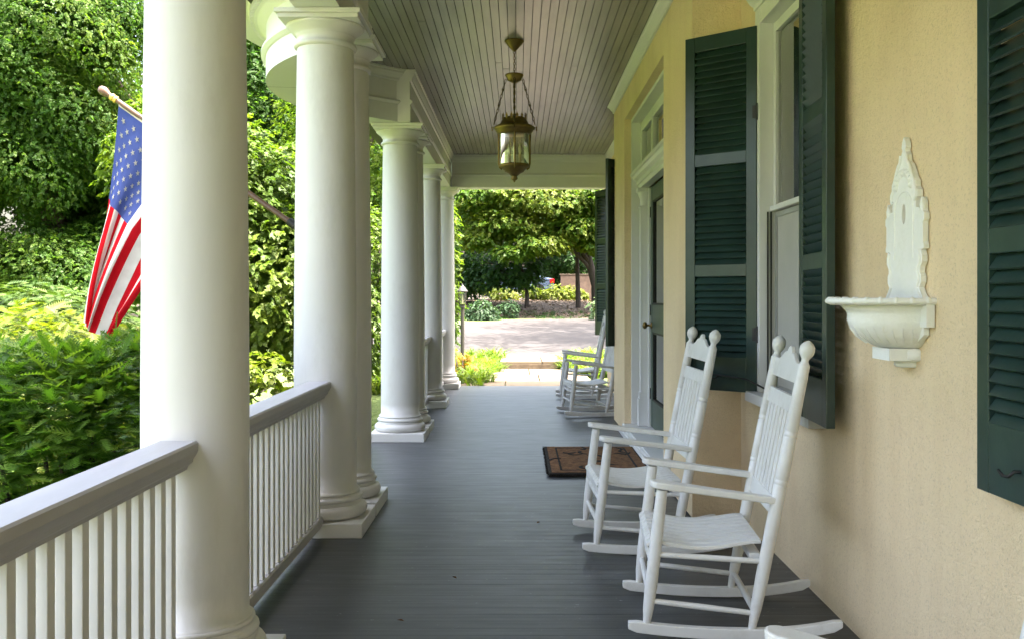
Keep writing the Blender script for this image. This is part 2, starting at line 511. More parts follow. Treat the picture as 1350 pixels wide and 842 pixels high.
# entablature: straight beams, round beam, end beam
hb = .125
inner = [(-hb, SOF), (-hb, 3.075), (-hb - .012, 3.082), (-hb - .02, 3.097), (-hb - .012, 3.112), (-hb + .006, 3.118), (-hb + .006, 3.285),
         (-hb - .010, 3.292), (-hb - .012, 3.31), (-hb - .026, 3.33), (-hb - .036, 3.352), (-hb - .036, 3.37), (-hb - .046, 3.374), (-hb - .046, 3.395)]
outer = [(hb, SOF), (hb, 3.075), (hb + .012, 3.08), (hb + .035, 3.10), (hb + .035, 3.118), (hb + .004, 3.126), (hb - .004, 3.14), (hb - .004, 3.31),
         (hb + .025, 3.325), (hb + .06, 3.345), (hb + .06, 3.40)]
prof = inner + list(reversed(outer))
def beam(name, path, dz=0.0):
    # left of the path is the outside
    return MB().sweep(path, [(u, z + dz) for u, z in prof]).build(name, M['trim'], house)
beam('beam', [(CX, Y0 + .1), (CX, 6.30)])
beam('beam', [(CX, 8.70), (CX, 14.18)])
arc = [(RCX + 1.67 * math.cos(a), RCY + 1.67 * math.sin(a)) for a in np.linspace(R(180 + 55.5), R(180 - 55.5), 49)]
# the path runs with growing y so that its left is the outside
beam('round_beam', arc, .003)
MB().sweep([(CX + .14, 14.055), (WX - .005, 14.055)], [(u, z + .002) for u, z in prof]).build('end_beam', M['trim'], house)
# soffit seam strip of the round beam
sm = MB()
for a in (R(180 - 22), R(180 + 8)):
    c_, s_ = math.cos(a), math.sin(a)
    p0 = Vector((RCX + 1.55 * c_, RCY + 1.55 * s_)); p1 = Vector((RCX + 1.79 * c_, RCY + 1.79 * s_))
    t = Vector((-s_, c_)) * .003
    sm = MB(); sm.add([(p0.x - t.x, p0.y - t.y, SOF + .0005), (p0.x + t.x, p0.y + t.y, SOF + .0005), (p1.x + t.x, p1.y + t.y, SOF + .0005), (p1.x - t.x, p1.y - t.y, SOF + .0005)], [(0, 1, 2, 3)])
    sm.build('soffit_seam', M['gap'], house)
# cornice with dentils
corn = [(hb + .058, 3.345), (hb + .085, 3.35), (hb + .085, 3.40), (hb + .12, 3.405), (hb + .13, 3.425), (hb + .33, 3.43), (hb + .33, 3.47), (hb + .345, 3.475), (hb + .40, 3.54), (hb + .40, 3.57), (hb + .0, 3.60), (hb, 3.4)]
arc2 = [(RCX + 1.67 * math.cos(a), RCY + 1.67 * math.sin(a)) for a in np.linspace(R(180 + 47), R(180 - 47), 49)]
cm = MB().sweep(arc2, [(u, z + .003) for u, z in corn])
for a in np.linspace(R(180 + 45), R(180 - 45), 76):
    rr0 = 1.67 + hb + .08
    m4 = Matrix.Translation((RCX + rr0 * math.cos(a), RCY + rr0 * math.sin(a), 0)) @ Matrix.Rotation(a, 4, 'Z')
    cm.box(0, .034, -.011, .011, 3.356, 3.402, mat=m4)
cm.build('round_cornice', M['trim'], house)
cm = MB()
corn_s = [(min(u, hb + .13) + max(0, u - hb - .13) * .45, z) for u, z in corn]
cm.sweep([(CX, Y0 + .1), (CX, 6.25)], corn_s); cm.sweep([(CX, 8.75), (CX, 14.3)], corn_s)
cm.build('cornice', M['trim'], house)
rf = MB()
rf.box(-1.18, WX + .1, Y0, Y1 - .02, 3.435, 3.62)
rf.lathe(RCX, RCY, [(0, 3.604), (2.02, 3.602), (2.02, 3.66), (0, 3.75)], 64, a0=R(105), a1=R(255))
rf.build('porch_roof', M['roof'], house)
# crown moulding along the walls
cr = [(0, CZ - .095), (.012, CZ - .095), (.016, CZ - .075), (.03, CZ - .06), (.05, CZ - .03), (.066, CZ - .02), (.066, CZ - .002), (0, CZ - .002)]
MB().sweep([(WX, Y0 + .2), (WX, BY0), (BX, BY0), (BX, BY1), (WX, BY1), (WX, 13.9)], cr).build('crown_moulding', M['trim'], house)

# ------------------------------------------------------------------ columns
def column_parts():
    sh = MB()
    pr = []
    for i in range(25):
        t = i / 24
        z = .232 + t * (2.735 - .232)
        r = .178 - .018 * max(0, (t - .25) / .75) ** 1.5
        if i == 0: pr += [(.186, .2285), (.182, .238)]
        pr.append((r, z + (.006 if i == 0 else 0)))
    sh.lathe(0, 0, pr, 48)
    bs = MB()
    def torus(zc, rz, rmax, k=9):
        return [(rmax - rz + rz * math.cos(a), zc + rz * math.sin(a)) for a in np.linspace(-PI / 2, PI / 2, k)]
    bs.lathe(0, 0, [(.15, .082)] + torus(.119, .037, .238) + [(.205, .158)] + [(.202, .16), (.203, .172)] + torus(.187, .014, .212, 7) + [(.196, .203), (.196, .209)] + torus(.219, .009, .198, 5) + [(.15, .229)], 48)
    pl = MB(); pl.box(-.25, .25, -.25, .25, .0, .081)
    cp = MB()
    cp.lathe(0, 0, [(.155, 2.734), (.166, 2.735), (.176, 2.741), (.180, 2.750), (.176, 2.759), (.166, 2.765), (.161, 2.768), (.160, 2.80), (.166, 2.803), (.166, 2.809), (.168, 2.812),
                    (.173, 2.818), (.182, 2.826), (.196, 2.836), (.211, 2.848), (.222, 2.858), (.222, 2.864), (.1, 2.865)], 48)
    ab = MB()
    ab.box(-.222, .222, -.222, .222, 2.8648, 2.889); ab.box(-.238, .238, -.238, .238, 2.8892, 2.9135)
    return sh, bs, pl, cp, ab
sh, bs, pl, cp, ab = column_parts()
proto = sh.build('column', M['white'], house, recalc=False)
bs.build('base_ring', M['white'], proto, recalc=False)
pl.build('plinth', M['trim'], proto, .005)
cp.build('capital', M['white'], proto, recalc=False)
ab.build('abacus', M['trim'], proto, .003)
cols_y = [3.28, 5.49, 6.035, 8.965, 9.51, 11.66, 14.03]
for i, y in enumerate(cols_y):
    o = proto if i == 0 else copy_tree(proto, house)
    o.location = (CX, y, 0)
    o.rotation_euler = (0, 0, (i % 4) * PI / 2)

# ------------------------------------------------------------------ railings
bal = MB(); bal.box(-.021, .021, -.0185, .0185, .12, .762)
railprof = [(-.030, .762), (-.034, .775), (-.048, .786), (-.050, .797), (-.056, .806), (-.064, .822), (-.064, .848), (-.058, .855), (.058, .855), (.064, .848), (.064, .822), (.056, .806), (.050, .797), (.048, .786), (.034, .775), (.030, .762)]
balo = None
def railing(y0, y1, first):
    global balo
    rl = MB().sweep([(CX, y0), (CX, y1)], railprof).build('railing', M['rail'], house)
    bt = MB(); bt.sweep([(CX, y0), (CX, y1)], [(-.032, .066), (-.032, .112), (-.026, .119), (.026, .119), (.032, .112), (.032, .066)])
    bt.build('bottom_rail', M['rail'], rl)
    y = first
    while y < y1 - .03:
        if y > y0 + .03:
            if balo is None:
                balo = bal.build('baluster', M['trim'], rl, .002); o = balo
            else:
                o = balo.copy(); COL.objects.link(o); o.parent = rl
            o.location = (CX + random.uniform(-.001, .001), y, 0)
        y += .088
    return rl
railing(1.18, 3.28 - .155, 1.255)
railing(3.28 + .155, 5.49 - .155, 3.465)
railing(9.51 + .155, 11.66 - .155, 9.70)
railing(11.66 + .155, 14.03 - .155, 11.85)

# ------------------------------------------------------------------ windows
def window(y0, y1):
    x = WX
    cs = MB()   # casing: side boards, head with moulding
    cs.box(x - .022, x + .10, y0 - .085, y0 + .004, WZ0 + .002, WZ1 + .06)
    cs.box(x - .022, x + .10, y1 - .004, y1 + .085, WZ0 + .002, WZ1 + .06)
    cs.box(x - .019, x + .10, y0 + .004, y1 - .004, WZ1 - .03, WZ1 + .06)
    cs.sweep([(x - .002, y0 - .088), (x - .002, y1 + .088)], [(-.002, WZ1 + .0605), (.026, WZ1 + .0605), (.03, WZ1 + .08), (.05, WZ1 + .095), (.07, WZ1 + .125), (.085, WZ1 + .13), (.085, WZ1 + .15), (-.002, WZ1 + .155)])
    wn = cs.build('window', M['trim'], house, .003)
    sl = MB(); sl.box(x - .075, x + .14, y0 - .13, y1 + .10, WZ0 - .055, WZ0)
    sl.build('window_sill', M['trim'], wn, .005)
    mid = 1.81
    up = MB()
    ax, bx_ = x + .055, x + .095
    up.box(ax, bx_, y0 + .005, y0 + .045, mid + .002, WZ1 - .032); up.box(ax, bx_, y1 - .045, y1 - .005, mid + .002, WZ1 - .032)
    up.box(ax + .001, bx_ - .001, y0 + .045, y1 - .045, WZ1 - .085, WZ1 - .033); up.box(ax - .02, bx_ - .001, y0 + .005, y1 - .005, mid - .028, mid)
    up.build('upper_sash', M['trim'], wn, .002)
    lo = MB()
    ax2, bx2 = x + .10, x + .135
    lo.box(ax2, bx2, y0 + .005, y0 + .045, WZ0 + .002, mid - .03); lo.box(ax2, bx2, y1 - .045, y1 - .005, WZ0 + .002, mid - .03)
    lo.box(ax2 + .001, bx2 - .001, y0 + .045, y1 - .045, WZ0 + .003, WZ0 + .08); lo.box(ax2 + .001, bx2 - .001, y0 + .045, y1 - .045, mid - .075, mid - .031)
    lo.build('lower_sash', M['trim'], wn, .002)
    # sash channels in the jambs
    ch = MB()
    for q in (.020, .038):
        ch.box(x + q, x + q + .006, y1 - .016, y1 - .0045, WZ0 + .01, mid - .03)
    ch.build('sash_channel', M['black'], wn)
    sf = MB()
    sf.box(x + .062, x + .078, y0 + .012, y0 + .04, WZ0 + .01, mid - .032); sf.box(x + .062, x + .078, y1 - .04, y1 - .012, WZ0 + .01, mid - .032)
    sf.box(x + .063, x + .077, y0 + .04, y1 - .04, mid - .06, mid - .033); sf.box(x + .063, x + .077, y0 + .04, y1 - .04, WZ0 + .011, WZ0 + .04)
    sf.build('screen_frame', M['jamb'], wn)
    g = MB(); g.box(x + .072, x + .076, y0 + .045, y1 - .045, mid, WZ1 - .085); g.build('glass_pane', M['glass'], wn)
    g = MB(); g.box(x + .069, x + .0705, y0 + .04, y1 - .04, WZ0 + .04, mid - .06); g.build('insect_screen', M['screen'], wn)
    cu = MB()
    pts = [(x + .20 + .018 * math.sin(k * 1.9) + .01 * math.sin(k * .7), y0 - .02 + (y1 - y0 + .04) * k / 40) for k in range(41)]
    cu.sweep(pts, [(0, WZ0 - .1), (0, WZ1)], closed=False)
    cu.build('curtain', M['curtain'], wn, recalc=False)
    ba = MB(); ba.box(x + .16, x + .172, y0, y1, 2.24, 2.275); ba.box(x + .16, x + .172, (y0 + y1) / 2 - .014, (y0 + y1) / 2 + .014, mid, 2.239); ba.box(x + .16, x + .172, (y0 + y1) / 2 - .014, (y0 + y1) / 2 + .014, 2.276, WZ1 - .03)
    ba.build('storm_bar', M['trim'], wn)
    return wn
for a, c in WIN: window(a, c)

# ------------------------------------------------------------------ shutters
def shutter_mesh(W):
    Z0, Z1 = .80, 2.80
    st, th = .062, .036
    rails = [(Z0, Z0 + .19), (1.435, 1.505), (2.06, 2.13), (Z1 - .085, Z1)]
    f = MB()
    f.box(0, st, -th / 2, th / 2, Z0, Z1); f.box(W - st, W, -th / 2, th / 2, Z0, Z1)
    for a, c in rails:
        f.box(st, W - st, -th / 2 + .001, th / 2 - .001, a + (.0 if a == Z0 else 0), c)
    louv = []
    for (a, c), (a2, c2) in zip(rails, rails[1:]):
        m = MB()
        n = int((a2 - c) / .0365)
        p = (a2 - c) / n
        for k in range(n):
            zc = c + p * (k + .5)
            m4 = Matrix.Translation((0, 0, zc)) @ Matrix.Rotation(R(-36 + random.uniform(-1.5, 1.5)), 4, 'X')
            m.box(st + .002, W - st - .002, -.0035, .0035, -.028, .028, mat=m4)
        louv.append(m)
    hk = MB()
    hk.tube([(W - .22, -th / 2 + .004, Z0 + .085), (W - .22, -th / 2 - .016, Z0 + .085), (W - .205, -th / 2 - .022, Z0 + .07), (W - .18, -th / 2 - .024, Z0 + .068), (W - .155, -th / 2 - .022, Z0 + .078)], .0045, 6)
    hi = []
    for z in (1.12, 2.33):
        h = MB(); h.box(-.012, .022, -th / 2 - .006, -th / 2 - .0005, z - .035, z + .035); h.tube([(-.006, -th / 2 - .004, z - .045), (-.006, -th / 2 - .004, z + .045)], .007, 8)
        hi.append(h)
    return f, louv, hk, hi
shut_proto = None
def shutter(hx, hy, ex, ey):
    """hinge point and free end in plan; local -y face looks to the porch"""
    global shut_proto
    ang = math.atan2(ey - hy, ex - hx)
    if shut_proto is None:
        f, louv, hk, hi = shutter_mesh(.445)
        s = f.build('shutter', M['green'], house, .003)
        for m in louv: m.build('louver_panel', M['green'], s)
        hk.build('holdback_hook', M['black'], s)
        for h in hi: h.build('hinge', M['black'], s)
        shut_proto = s
    else:
        s = copy_tree(shut_proto, house)
    s.location = (hx, hy, 0)
    s.rotation_euler = (0, 0, ang)
    # make sure the -y face looks towards -x (the porch)
    nx = math.sin(ang)   # world x of local -y axis
    if nx > 0 or (abs(nx) < 1e-6):
        s.scale = (1, -1, 1)
    return s
shutter(1.31, 5.22, .95, 5.53)
shutter(1.262, 4.235, 1.240, 3.79)
shutter(1.278, 2.165, 1.270, 2.61)
shutter(1.275, 10.50, .945, 10.20)
shutter(1.265, 11.39, 1.245, 11.83)
shutter(1.270, 12.97, 1.09, 13.38)
# iron stay rods between the far shutter and the sill
st = MB(); st.tube([(1.10, 5.38, .89), (1.22, 5.1, .885), (1.30, 5.0, .84)], .005, 6); st.build('shutter_stay', M['black'], house)

# ------------------------------------------------------------------ door case
dc = MB()
JX = 1.10
# head and jamb boards
dc.box(JX, 1.33, DY1 - .03, DY1, .10, DZ - .035); dc.box(JX, 1.33, DY0, DY0 + .03, .10, DZ - .035)
dc.box(JX - .002, 1.33, DY0, DY1, DZ - .035, DZ - .002)
dcase = dc.build('door_case', M['trim'], house, .003)
tb = MB()
tb.sweep([(1.24, DY0 + .031), (1.24, DY1 - .031)], [(0, 2.36), (.075, 2.36), (.075, 2.40), (.09, 2.405), (.09, 2.44), (.12, 2.455), (.135, 2.48), (.15, 2.485), (.15, 2.515), (0, 2.53)])
tb.build('transom_bar', M['trim'], dcase)
tw = MB()
ty = [DY0 + .031, DY0 + .10, 7.56, 7.64, 8.46, 8.54, DY1 - .10, DY1 - .031]
tx0, tx1 = 1.19, 1.235
for a, c in ((0, 1), (2, 3), (4, 5), (6, 7)):
    tw.box(tx0, tx1, ty[a], ty[c], 2.531, DZ - .036)
for a, c in ((1, 2), (3, 4), (5, 6)):
    tw.box(tx0 + .002, tx1, ty[a], ty[c], DZ - .13, DZ - .037); tw.box(tx0 + .002, tx1, ty[a], ty[c], 2.532, 2.60)
tw.build('transom_window', M['trim'], dcase, .004)
tg = MB()
for a, c in ((1, 2), (3, 4), (5, 6)):
    tg.box(1.218, 1.222, ty[a], ty[c], 2.60, DZ - .13)
tg.build('transom_glass', M['glass'], dcase)
def pilaster(y):
    p = MB()
    p.box(1.145, 1.25, y - .055, y + .055, .10, .36); p.box(1.155, 1.25, y - .047, y + .047, .36, .42)
    p.box(1.165, 1.25, y - .042, y + .042, .42, 2.17)
    p.box(1.155, 1.25, y - .05, y + .05, 2.17, 2.19)
    p.lathe(1.205, y, [(.04, 2.19), (.04, 2.25), (.052, 2.28), (.066, 2.32)], 16)
    p.box(1.135, 1.25, y - .07, y + .07, 2.32, 2.358)
    return p.build('pilaster', M['trim'], dcase, .003)
pilaster(9.14); pilaster(6.96)
sp = MB()
sp.box(1.235, 1.30, 9.02, DY1 - .031, .10, 2.36); sp.build('side_panel', M['trim'], dcase, .002)
sp = MB(); sp.box(1.235, 1.30, DY0 + .031, 7.08, .10, 2.36); sp.build('side_panel', M['trim'], dcase, .002)
th_ = MB(); th_.box(.99, 1.36, 6.70, 9.42, .003, .055); th_.box(1.015, 1.36, 6.78, 9.32, .055, .098)
th_.build('threshold', M['trim'], house, .006)
def door(y0, y1, knob_y):
    d = MB()
    X0, X1, za, zb = 1.25, 1.295, .112, 2.35
    s_ = .115
    d.box(X0, X1, y0, y0 + s_, za, zb); d.box(X0, X1, y1 - s_, y1, za, zb)
    for a, c in ((za, .36), (1.00, 1.25), (zb - .13, zb)):
        d.box(X0 + .001, X1, y0 + s_, y1 - s_, a, c)
    do = d.build('door', M['doorgreen'], house, .003)
    g = MB(); g.box(X0 + .02, X0 + .024, y0 + s_, y1 - s_, 1.25, zb - .13); g.box(X0 + .02, X0 + .024, y0 + s_, y1 - s_, .36, 1.0)
    g.build('door_glass', M['doorglass'], do)
    bd = MB()
    for a, c in ((.36, 1.0), (1.25, zb - .13)):
        yy0, yy1 = y0 + s_, y1 - s_
        bd.box(X0 + .004, X0 + .019, yy0, yy0 + .018, a, c); bd.box(X0 + .004, X0 + .019, yy1 - .018, yy1, a, c)
        bd.box(X0 + .005, X0 + .019, yy0 + .018, yy1 - .018, a, a + .018); bd.box(X0 + .005, X0 + .019, yy0 + .018, yy1 - .018, c - .018, c)
    bd.build('glazing_bead', M['black'], do)
    cu = MB(); cu.sweep([(X1 + .03 + .006 * math.sin(k * 1.7), y0 + .1 + (y1 - y0 - .2) * k / 24) for k in range(25)], [(0, .34), (0, 1.02)], closed=False)
    cu.build('door_curtain', M['curtain'], do, recalc=False)
    kb = MB()
    pk = [(0, .030), (.10, .030), (.16, .012), (.5, .011), (.58, .026), (.74, .034), (.9, .030), (1.0, .010)]
    kb.turned((X0, knob_y, 1.06), (X0 - .085, knob_y, 1.06), pk, 16)
    kb.build('door_knob', M['brass'], do)
    for z in (.42, 1.20, 2.12):
        h = MB(); h.box(X0 - .006, X0 - .0005, knob_y + .05, knob_y + .085, z - .05, z + .05)
        h.build('hinge', M['black'], do)
    return do
door(8.06, 9.01, 8.94)
door(7.09, 8.055, 7.16)

# ------------------------------------------------------------------ wall fountain
ft = tag(empty('wall_fountain', (WX, 3.23, 0)), 'white painted ornate basin with tall pierced backplate hung on cream wall', 'wall fountain')
half = [(.0, 1.86), (.012, 1.845), (.018, 1.825), (.010, 1.815), (.022, 1.80), (.028, 1.775), (.045, 1.765), (.06, 1.745), (.075, 1.72), (.088, 1.705), (.090, 1.685), (.105, 1.672), (.105, 1.65), (.092, 1.64), (.092, 1.615),
        (.118, 1.612), (.122, 1.60), (.124, 1.60), (.124, 1.63), (.132, 1.645), (.140, 1.63), (.142, 1.60), (.152, 1.592), (.152, 1.572), (.144, 1.565), (.144, 1.50), (.150, 1.49), (.150, 1.478), (.128, 1.474),
        (.138, 1.455), (.138, 1.435), (.122, 1.418), (.120, 1.402), (.130, 1.39), (.130, 1.37), (.116, 1.352), (.128, 1.335), (.148, 1.315), (.155, 1.295), (.150, 1.27), (.150, 1.20), (.10, 1.17)]
holeY, holeZ = 0.0, 1.60
bp = MB()
K = len(half)
outl = list(half) + [(0, 1.17)] + [(-y, z) for y, z in reversed(half[1:])]     # 0 top, K bottom centre
hole = [(.015 * math.sin(t), 1.60 - .034 * math.cos(t)) for t in np.linspace(0, 2 * PI, 17)[:-1]]   # from its bottom, right side first
n, q = len(outl), len(hole)
vs = [(-.022, y * 1.06, z) for y, z in outl] + [(-.022, y, z) for y, z in hole] + [(-.003, y * 1.06, z) for y, z in outl] + [(-.003, y, z) for y, z in hole]
rt = list(range(0, K + 1)) + [n + i for i in range(0, 9)]
lf = [0] + [n + i % q for i in range(8, 17)] + list(range(K, n))
B_ = n + q
fs = [tuple(rt), tuple(lf), tuple(B_ + i for i in reversed(rt)), tuple(B_ + i for i in reversed(lf))]
fs += [(i, B_ + i, B_ + (i + 1) % n, (i + 1) % n) for i in range(n)]
fs += [(n + i, n + (i + 1) % q, B_ + n + (i + 1) % q, B_ + n + i) for i in range(q)]
bp.add(vs, fs)
# rolled ornament along the plate's edges
for sgn in (-1, 1):
    bp.tube([(-.022, sgn * y * .96, z) for y, z in half[4:14]], .007, 8)
    bp.tube([(-.022, sgn * (y - .008), z) for y, z in half[28:38]], .007, 8)
    bp.tube([(-.014, sgn * .140, 1.60), (-.014, sgn * .140, 1.62), (-.014, sgn * .140, 1.645)], [.011, .013, .003], 8)
for k in range(9):
    a = PI * k / 8
    c_ = Vector((0, .062 * math.cos(a), 1.695 + .045 * math.sin(a)))
    bp.tube([(-.020, c_.y, c_.z), (-.029, c_.y, c_.z), (-.033, c_.y, c_.z)], [.016, .012, .003], 8)
arch = [(-.022, .078 * math.cos(a), 1.60 + .075 * math.sin(a)) for a in np.linspace(0, PI, 15)]
bp.tube([(-.022, .078, 1.45)] + arch + [(-.022, -.078, 1.45)], .0035, 6)
bpo = bp.build('backplate', M['fountain'], ft, .003)
ba = MB()
ey, ex = .205 / .275, 1.0
rim = [(.235, 1.296), (.262, 1.294), (.278, 1.300), (.281, 1.308), (.274, 1.317), (.255, 1.318), (.238, 1.312), (.222, 1.302), (.205, 1.27), (.17, 1.22), (.11, 1.18), (.0, 1.165)]
bowl = [(.0, 1.150), (.085, 1.150), (.12, 1.158), (.155, 1.175), (.182, 1.197), (.200, 1.222), (.208, 1.245), (.206, 1.262), (.212, 1.276), (.235, 1.296)]
ba.lathe(0, 0, bowl + rim, 36, a0=PI / 2, a1=PI * 1.5, ey=ey)
# egg and dart lip, and gadroons round the bowl
for k in range(17):
    a = PI / 2 + PI * (k + .5) / 17
    p = Vector((.266 * math.cos(a), .266 * ey * math.sin(a), 1.312))
    ba.tube([p + Vector((0, 0, -.012)), p, p + Vector((0, 0, .009))], [.012, .014, .004], 8)
for k in range(19):
    a = PI / 2 + PI * (k + .5) / 19
    ba.tube([(r * math.cos(a), r * ey * math.sin(a), z) for r, z in ((.145, 1.166), (.178, 1.19), (.198, 1.218), (.204, 1.237))], [.001, .0015, .0015, .0005], 6)
ba.box(-.03, -.004, -.2, .2, 1.225, 1.30)
bao = ba.build('basin', M['fountain'], ft)
pe = MB()
pe.lathe(0, 0, [(.0, 1.085), (.045, 1.087), (.052, 1.095), (.05, 1.105), (.075, 1.11), (.085, 1.116), (.085, 1.145), (.078, 1.151)], 28, a0=PI / 2, a1=PI * 1.5)
pe.box(-.10, -.004, -.075, .075, 1.112, 1.152)
pe.build('bracket', M['fountain'], ft)

# ------------------------------------------------------------------ lantern
LX, LY = -.03, 7.72
lan = tag(empty('hanging_lantern', (LX, LY, CZ)), 'aged brass and glass lantern hanging on chains from the porch ceiling', 'lantern')
ZB = -CZ   # z in local = world - CZ
def L(z): return z - CZ
m = MB(); m.lathe(0, 0, [(0, 0), (.078, -.001), (.080, -.010), (.072, -.016), (.062, -.03), (.035, -.06), (.022, -.075), (.012, -.085), (0, -.09)], 28)
m.build('ceiling_canopy', M['brass'], lan)
def chain(mb, p0, p1, n, r, lw):
    p0, p1 = Vector(p0), Vector(p1)
    d = (p1 - p0); Ln = d.length / n; d.normalize()
    a = d.cross(Vector((.3, 1, .2))).normalized(); bq = d.cross(a)
    for k in range(n):
        c = p0 + d * Ln * (k + .5)
        u = a if k % 2 == 0 else bq
        pts = [c + d * (Ln * .66) * math.sin(t) + u * lw * math.cos(t) for t in np.linspace(0, 2 * PI, 11)]
        mb.tube(pts, r, 5, False)
m = MB(); chain(m, (0, 0, -.085), (0, 0, L(3.125)), 8, .0028, .009); m.build('chain', M['darkbrass'], lan)
m = MB(); m.lathe(0, 0, [(0, L(3.13)), (.03, L(3.128)), (.072, L(3.118)), (.076, L(3.108)), (.070, L(3.098)), (.060, L(3.085)), (.058, L(3.07)), (.03, L(3.055)), (.014, L(3.045)), (0, L(3.04))], 28)
m.build('chain_disc', M['brass'], lan)
for k in range(4):
    a = PI * .5 * k
    m = MB()
    p0 = Vector((.070 * math.cos(a), .070 * math.sin(a), L(3.075))); p1 = Vector((.165 * math.cos(a), .165 * math.sin(a), L(2.715)))
    chain(m, p0, p1, 12, .0028, .008)
    for t in (.2, .55):
        q = p0.lerp(p1, t); e = p0.lerp(p1, t + .07)
        m.tube([q, q.lerp(e, .5), e], [.003, .012, .003], 6)
    m.build('chain', M['darkbrass'], lan)
m = MB(); m.tube([(0, 0, L(3.05)), (0, 0, L(2.76))], .006, 8); m.build('stem', M['brass'], lan)
m = MB()
m.lathe(0, 0, [(0, L(2.775)), (.06, L(2.775)), (.092, L(2.765)), (.100, L(2.75)), (.104, L(2.735)), (.112, L(2.73)), (.116, L(2.715)), (.150, L(2.70)), (.166, L(2.69)), (.168, L(2.675)), (.152, L(2.665)), (.146, L(2.65)), (.138, L(2.64)), (.132, L(2.632)), (0, L(2.632))], 36)
for k in range(4):
    a = PI * .5 * k
    m.tube([(.158 * math.cos(a), .158 * math.sin(a), L(2.68)), (.178 * math.cos(a), .178 * math.sin(a), L(2.695)), (.180 * math.cos(a), .180 * math.sin(a), L(2.66))], .006, 6)
lid = m.build('lid', M['brass'], lan)
m = MB()
for k in range(14):
    a = 2 * PI * k / 14
    c_, s_ = math.cos(a), math.sin(a)
    r = .098
    def fn(u, v, t, c_=c_, s_=s_): return ((r + t) * c_ - u * s_, (r + t) * s_ + u * c_, L(2.752) + v)
    m.prism([(-.012, 0), (.012, 0), (.008, .02), (.016, .028), (.006, .032), (0, .05), (-.006, .032), (-.016, .028), (-.008, .02)], fn, -.002, .002)
m.build('crest', M['brass'], lid)
m = MB()
m.lathe(0, 0, [(.121, L(2.63)), (.121, L(2.40)), (.116, L(2.385))], 40)
m.build('glass_cylinder', M['lampglass'], lan, recalc=False)
m = MB()
for k in range(4):
    a = PI * .5 * k + R(2)
    m.tube([(.126 * math.cos(a), .126 * math.sin(a), L(2.635)), (.126 * math.cos(a), .126 * math.sin(a), L(2.40)), (.118 * math.cos(a), .118 * math.sin(a), L(2.365)), (.10 * math.cos(a), .10 * math.sin(a), L(2.35))], .008, 6)
m.build('cage_bar', M['brass'], lan)
m = MB()
m.lathe(0, 0, [(0, L(2.395)), (.118, L(2.392)), (.124, L(2.385)), (.122, L(2.37)), (.105, L(2.36)), (.085, L(2.345)), (.075, L(2.33)), (.05, L(2.318)), (.035, L(2.305)), (.024, L(2.298)), (.022, L(2.29)), (.028, L(2.28)), (.022, L(2.268)), (.010, L(2.262)), (.006, L(2.25)), (0, L(2.246))], 32)
m.build('base_finial', M['brass'], lan)
for k in range(3):
    a = 2 * PI * k / 3 + .5
    cx_, cy_ = .052 * math.cos(a), .052 * math.sin(a)
    m = MB(); m.tube([(cx_, cy_, L(2.394)), (cx_, cy_, L(2.48))], .011, 10)
    c_ = m.build('candle_sleeve', M['candle'], lan)
    m = MB(); m.tube([(cx_, cy_, L(2.48)), (cx_, cy_, L(2.50)), (cx_, cy_, L(2.53)), (cx_, cy_, L(2.565))], [.008, .014, .012, .002], 10)
    m.build('bulb', M['bulb'], c_)

# ------------------------------------------------------------------ doormat
dm = MB()
def matmap(u, v): return (.225 + .775 * u, 7.03 + 1.27 * v)
dm.box(.225, 1.0, 7.03, 8.30, .002, .030)
dmo = dm.build('doormat', M['coirdark'], None, .006)
tag(dmo, 'brown coir doormat with a black border lying before the green door', 'doormat')
fb = MB()
rnd = random.Random(2)
fb.box(.25, .975, 7.06, 8.27, .030, .0335)
fbo = fb.build('coir_field', M['coir'], dmo)
fb = MB()
for a_, b_, c_, d_ in ((.315, .33, 7.13, 8.2), (.895, .91, 7.13, 8.2), (.33, .895, 7.13, 7.15), (.33, .895, 8.18, 8.2)):
    fb.box(a_, b_, c_, d_, .0336, .0352)
for k in range(16):       # dark scroll pattern worn into the coir
    u0, v0 = rnd.uniform(.33, .88), rnd.uniform(7.2, 8.12)
    a = rnd.uniform(0, 6.28)
    pts = [(u0 + .11 * t * math.cos(a + 1.7 * t), v0 + .16 * t * math.sin(a + 1.7 * t), .0345) for t in np.linspace(0, 1, 7)]
    fb.tube(pts, [.004, .012, .018, .014, .018, .012, .004], 5, squash=.25)
fb.build('mat_scroll', M['coirdark'], dmo)
fz = MB()                 # bristly edge
for k in range(900):
    s_ = rnd.random() * 2 * (.775 + 1.27)
    if s_ < .775: px, py, ox, oy = .225 + s_, 7.03, 0, -1
    elif s_ < 1.55: px, py, ox, oy = .225 + s_ - .775, 8.30, 0, 1
    elif s_ < 2.82: px, py, ox, oy = .225, 7.03 + s_ - 1.55, -1, 0
    else: px, py, ox, oy = 1.0, 7.03 + s_ - 2.82, 1, 0
    z = rnd.uniform(.006, .028)
    q = Vector((px, py, z)); e = q + Vector((ox * .012 + rnd.uniform(-.006, .006), oy * .012 + rnd.uniform(-.006, .006), rnd.uniform(-.004, .006)))
    fz.tube([q, e], [.002, .001], 3, False)
fz.build('bristle_edge', M['coirdark'], dmo, recalc=False)

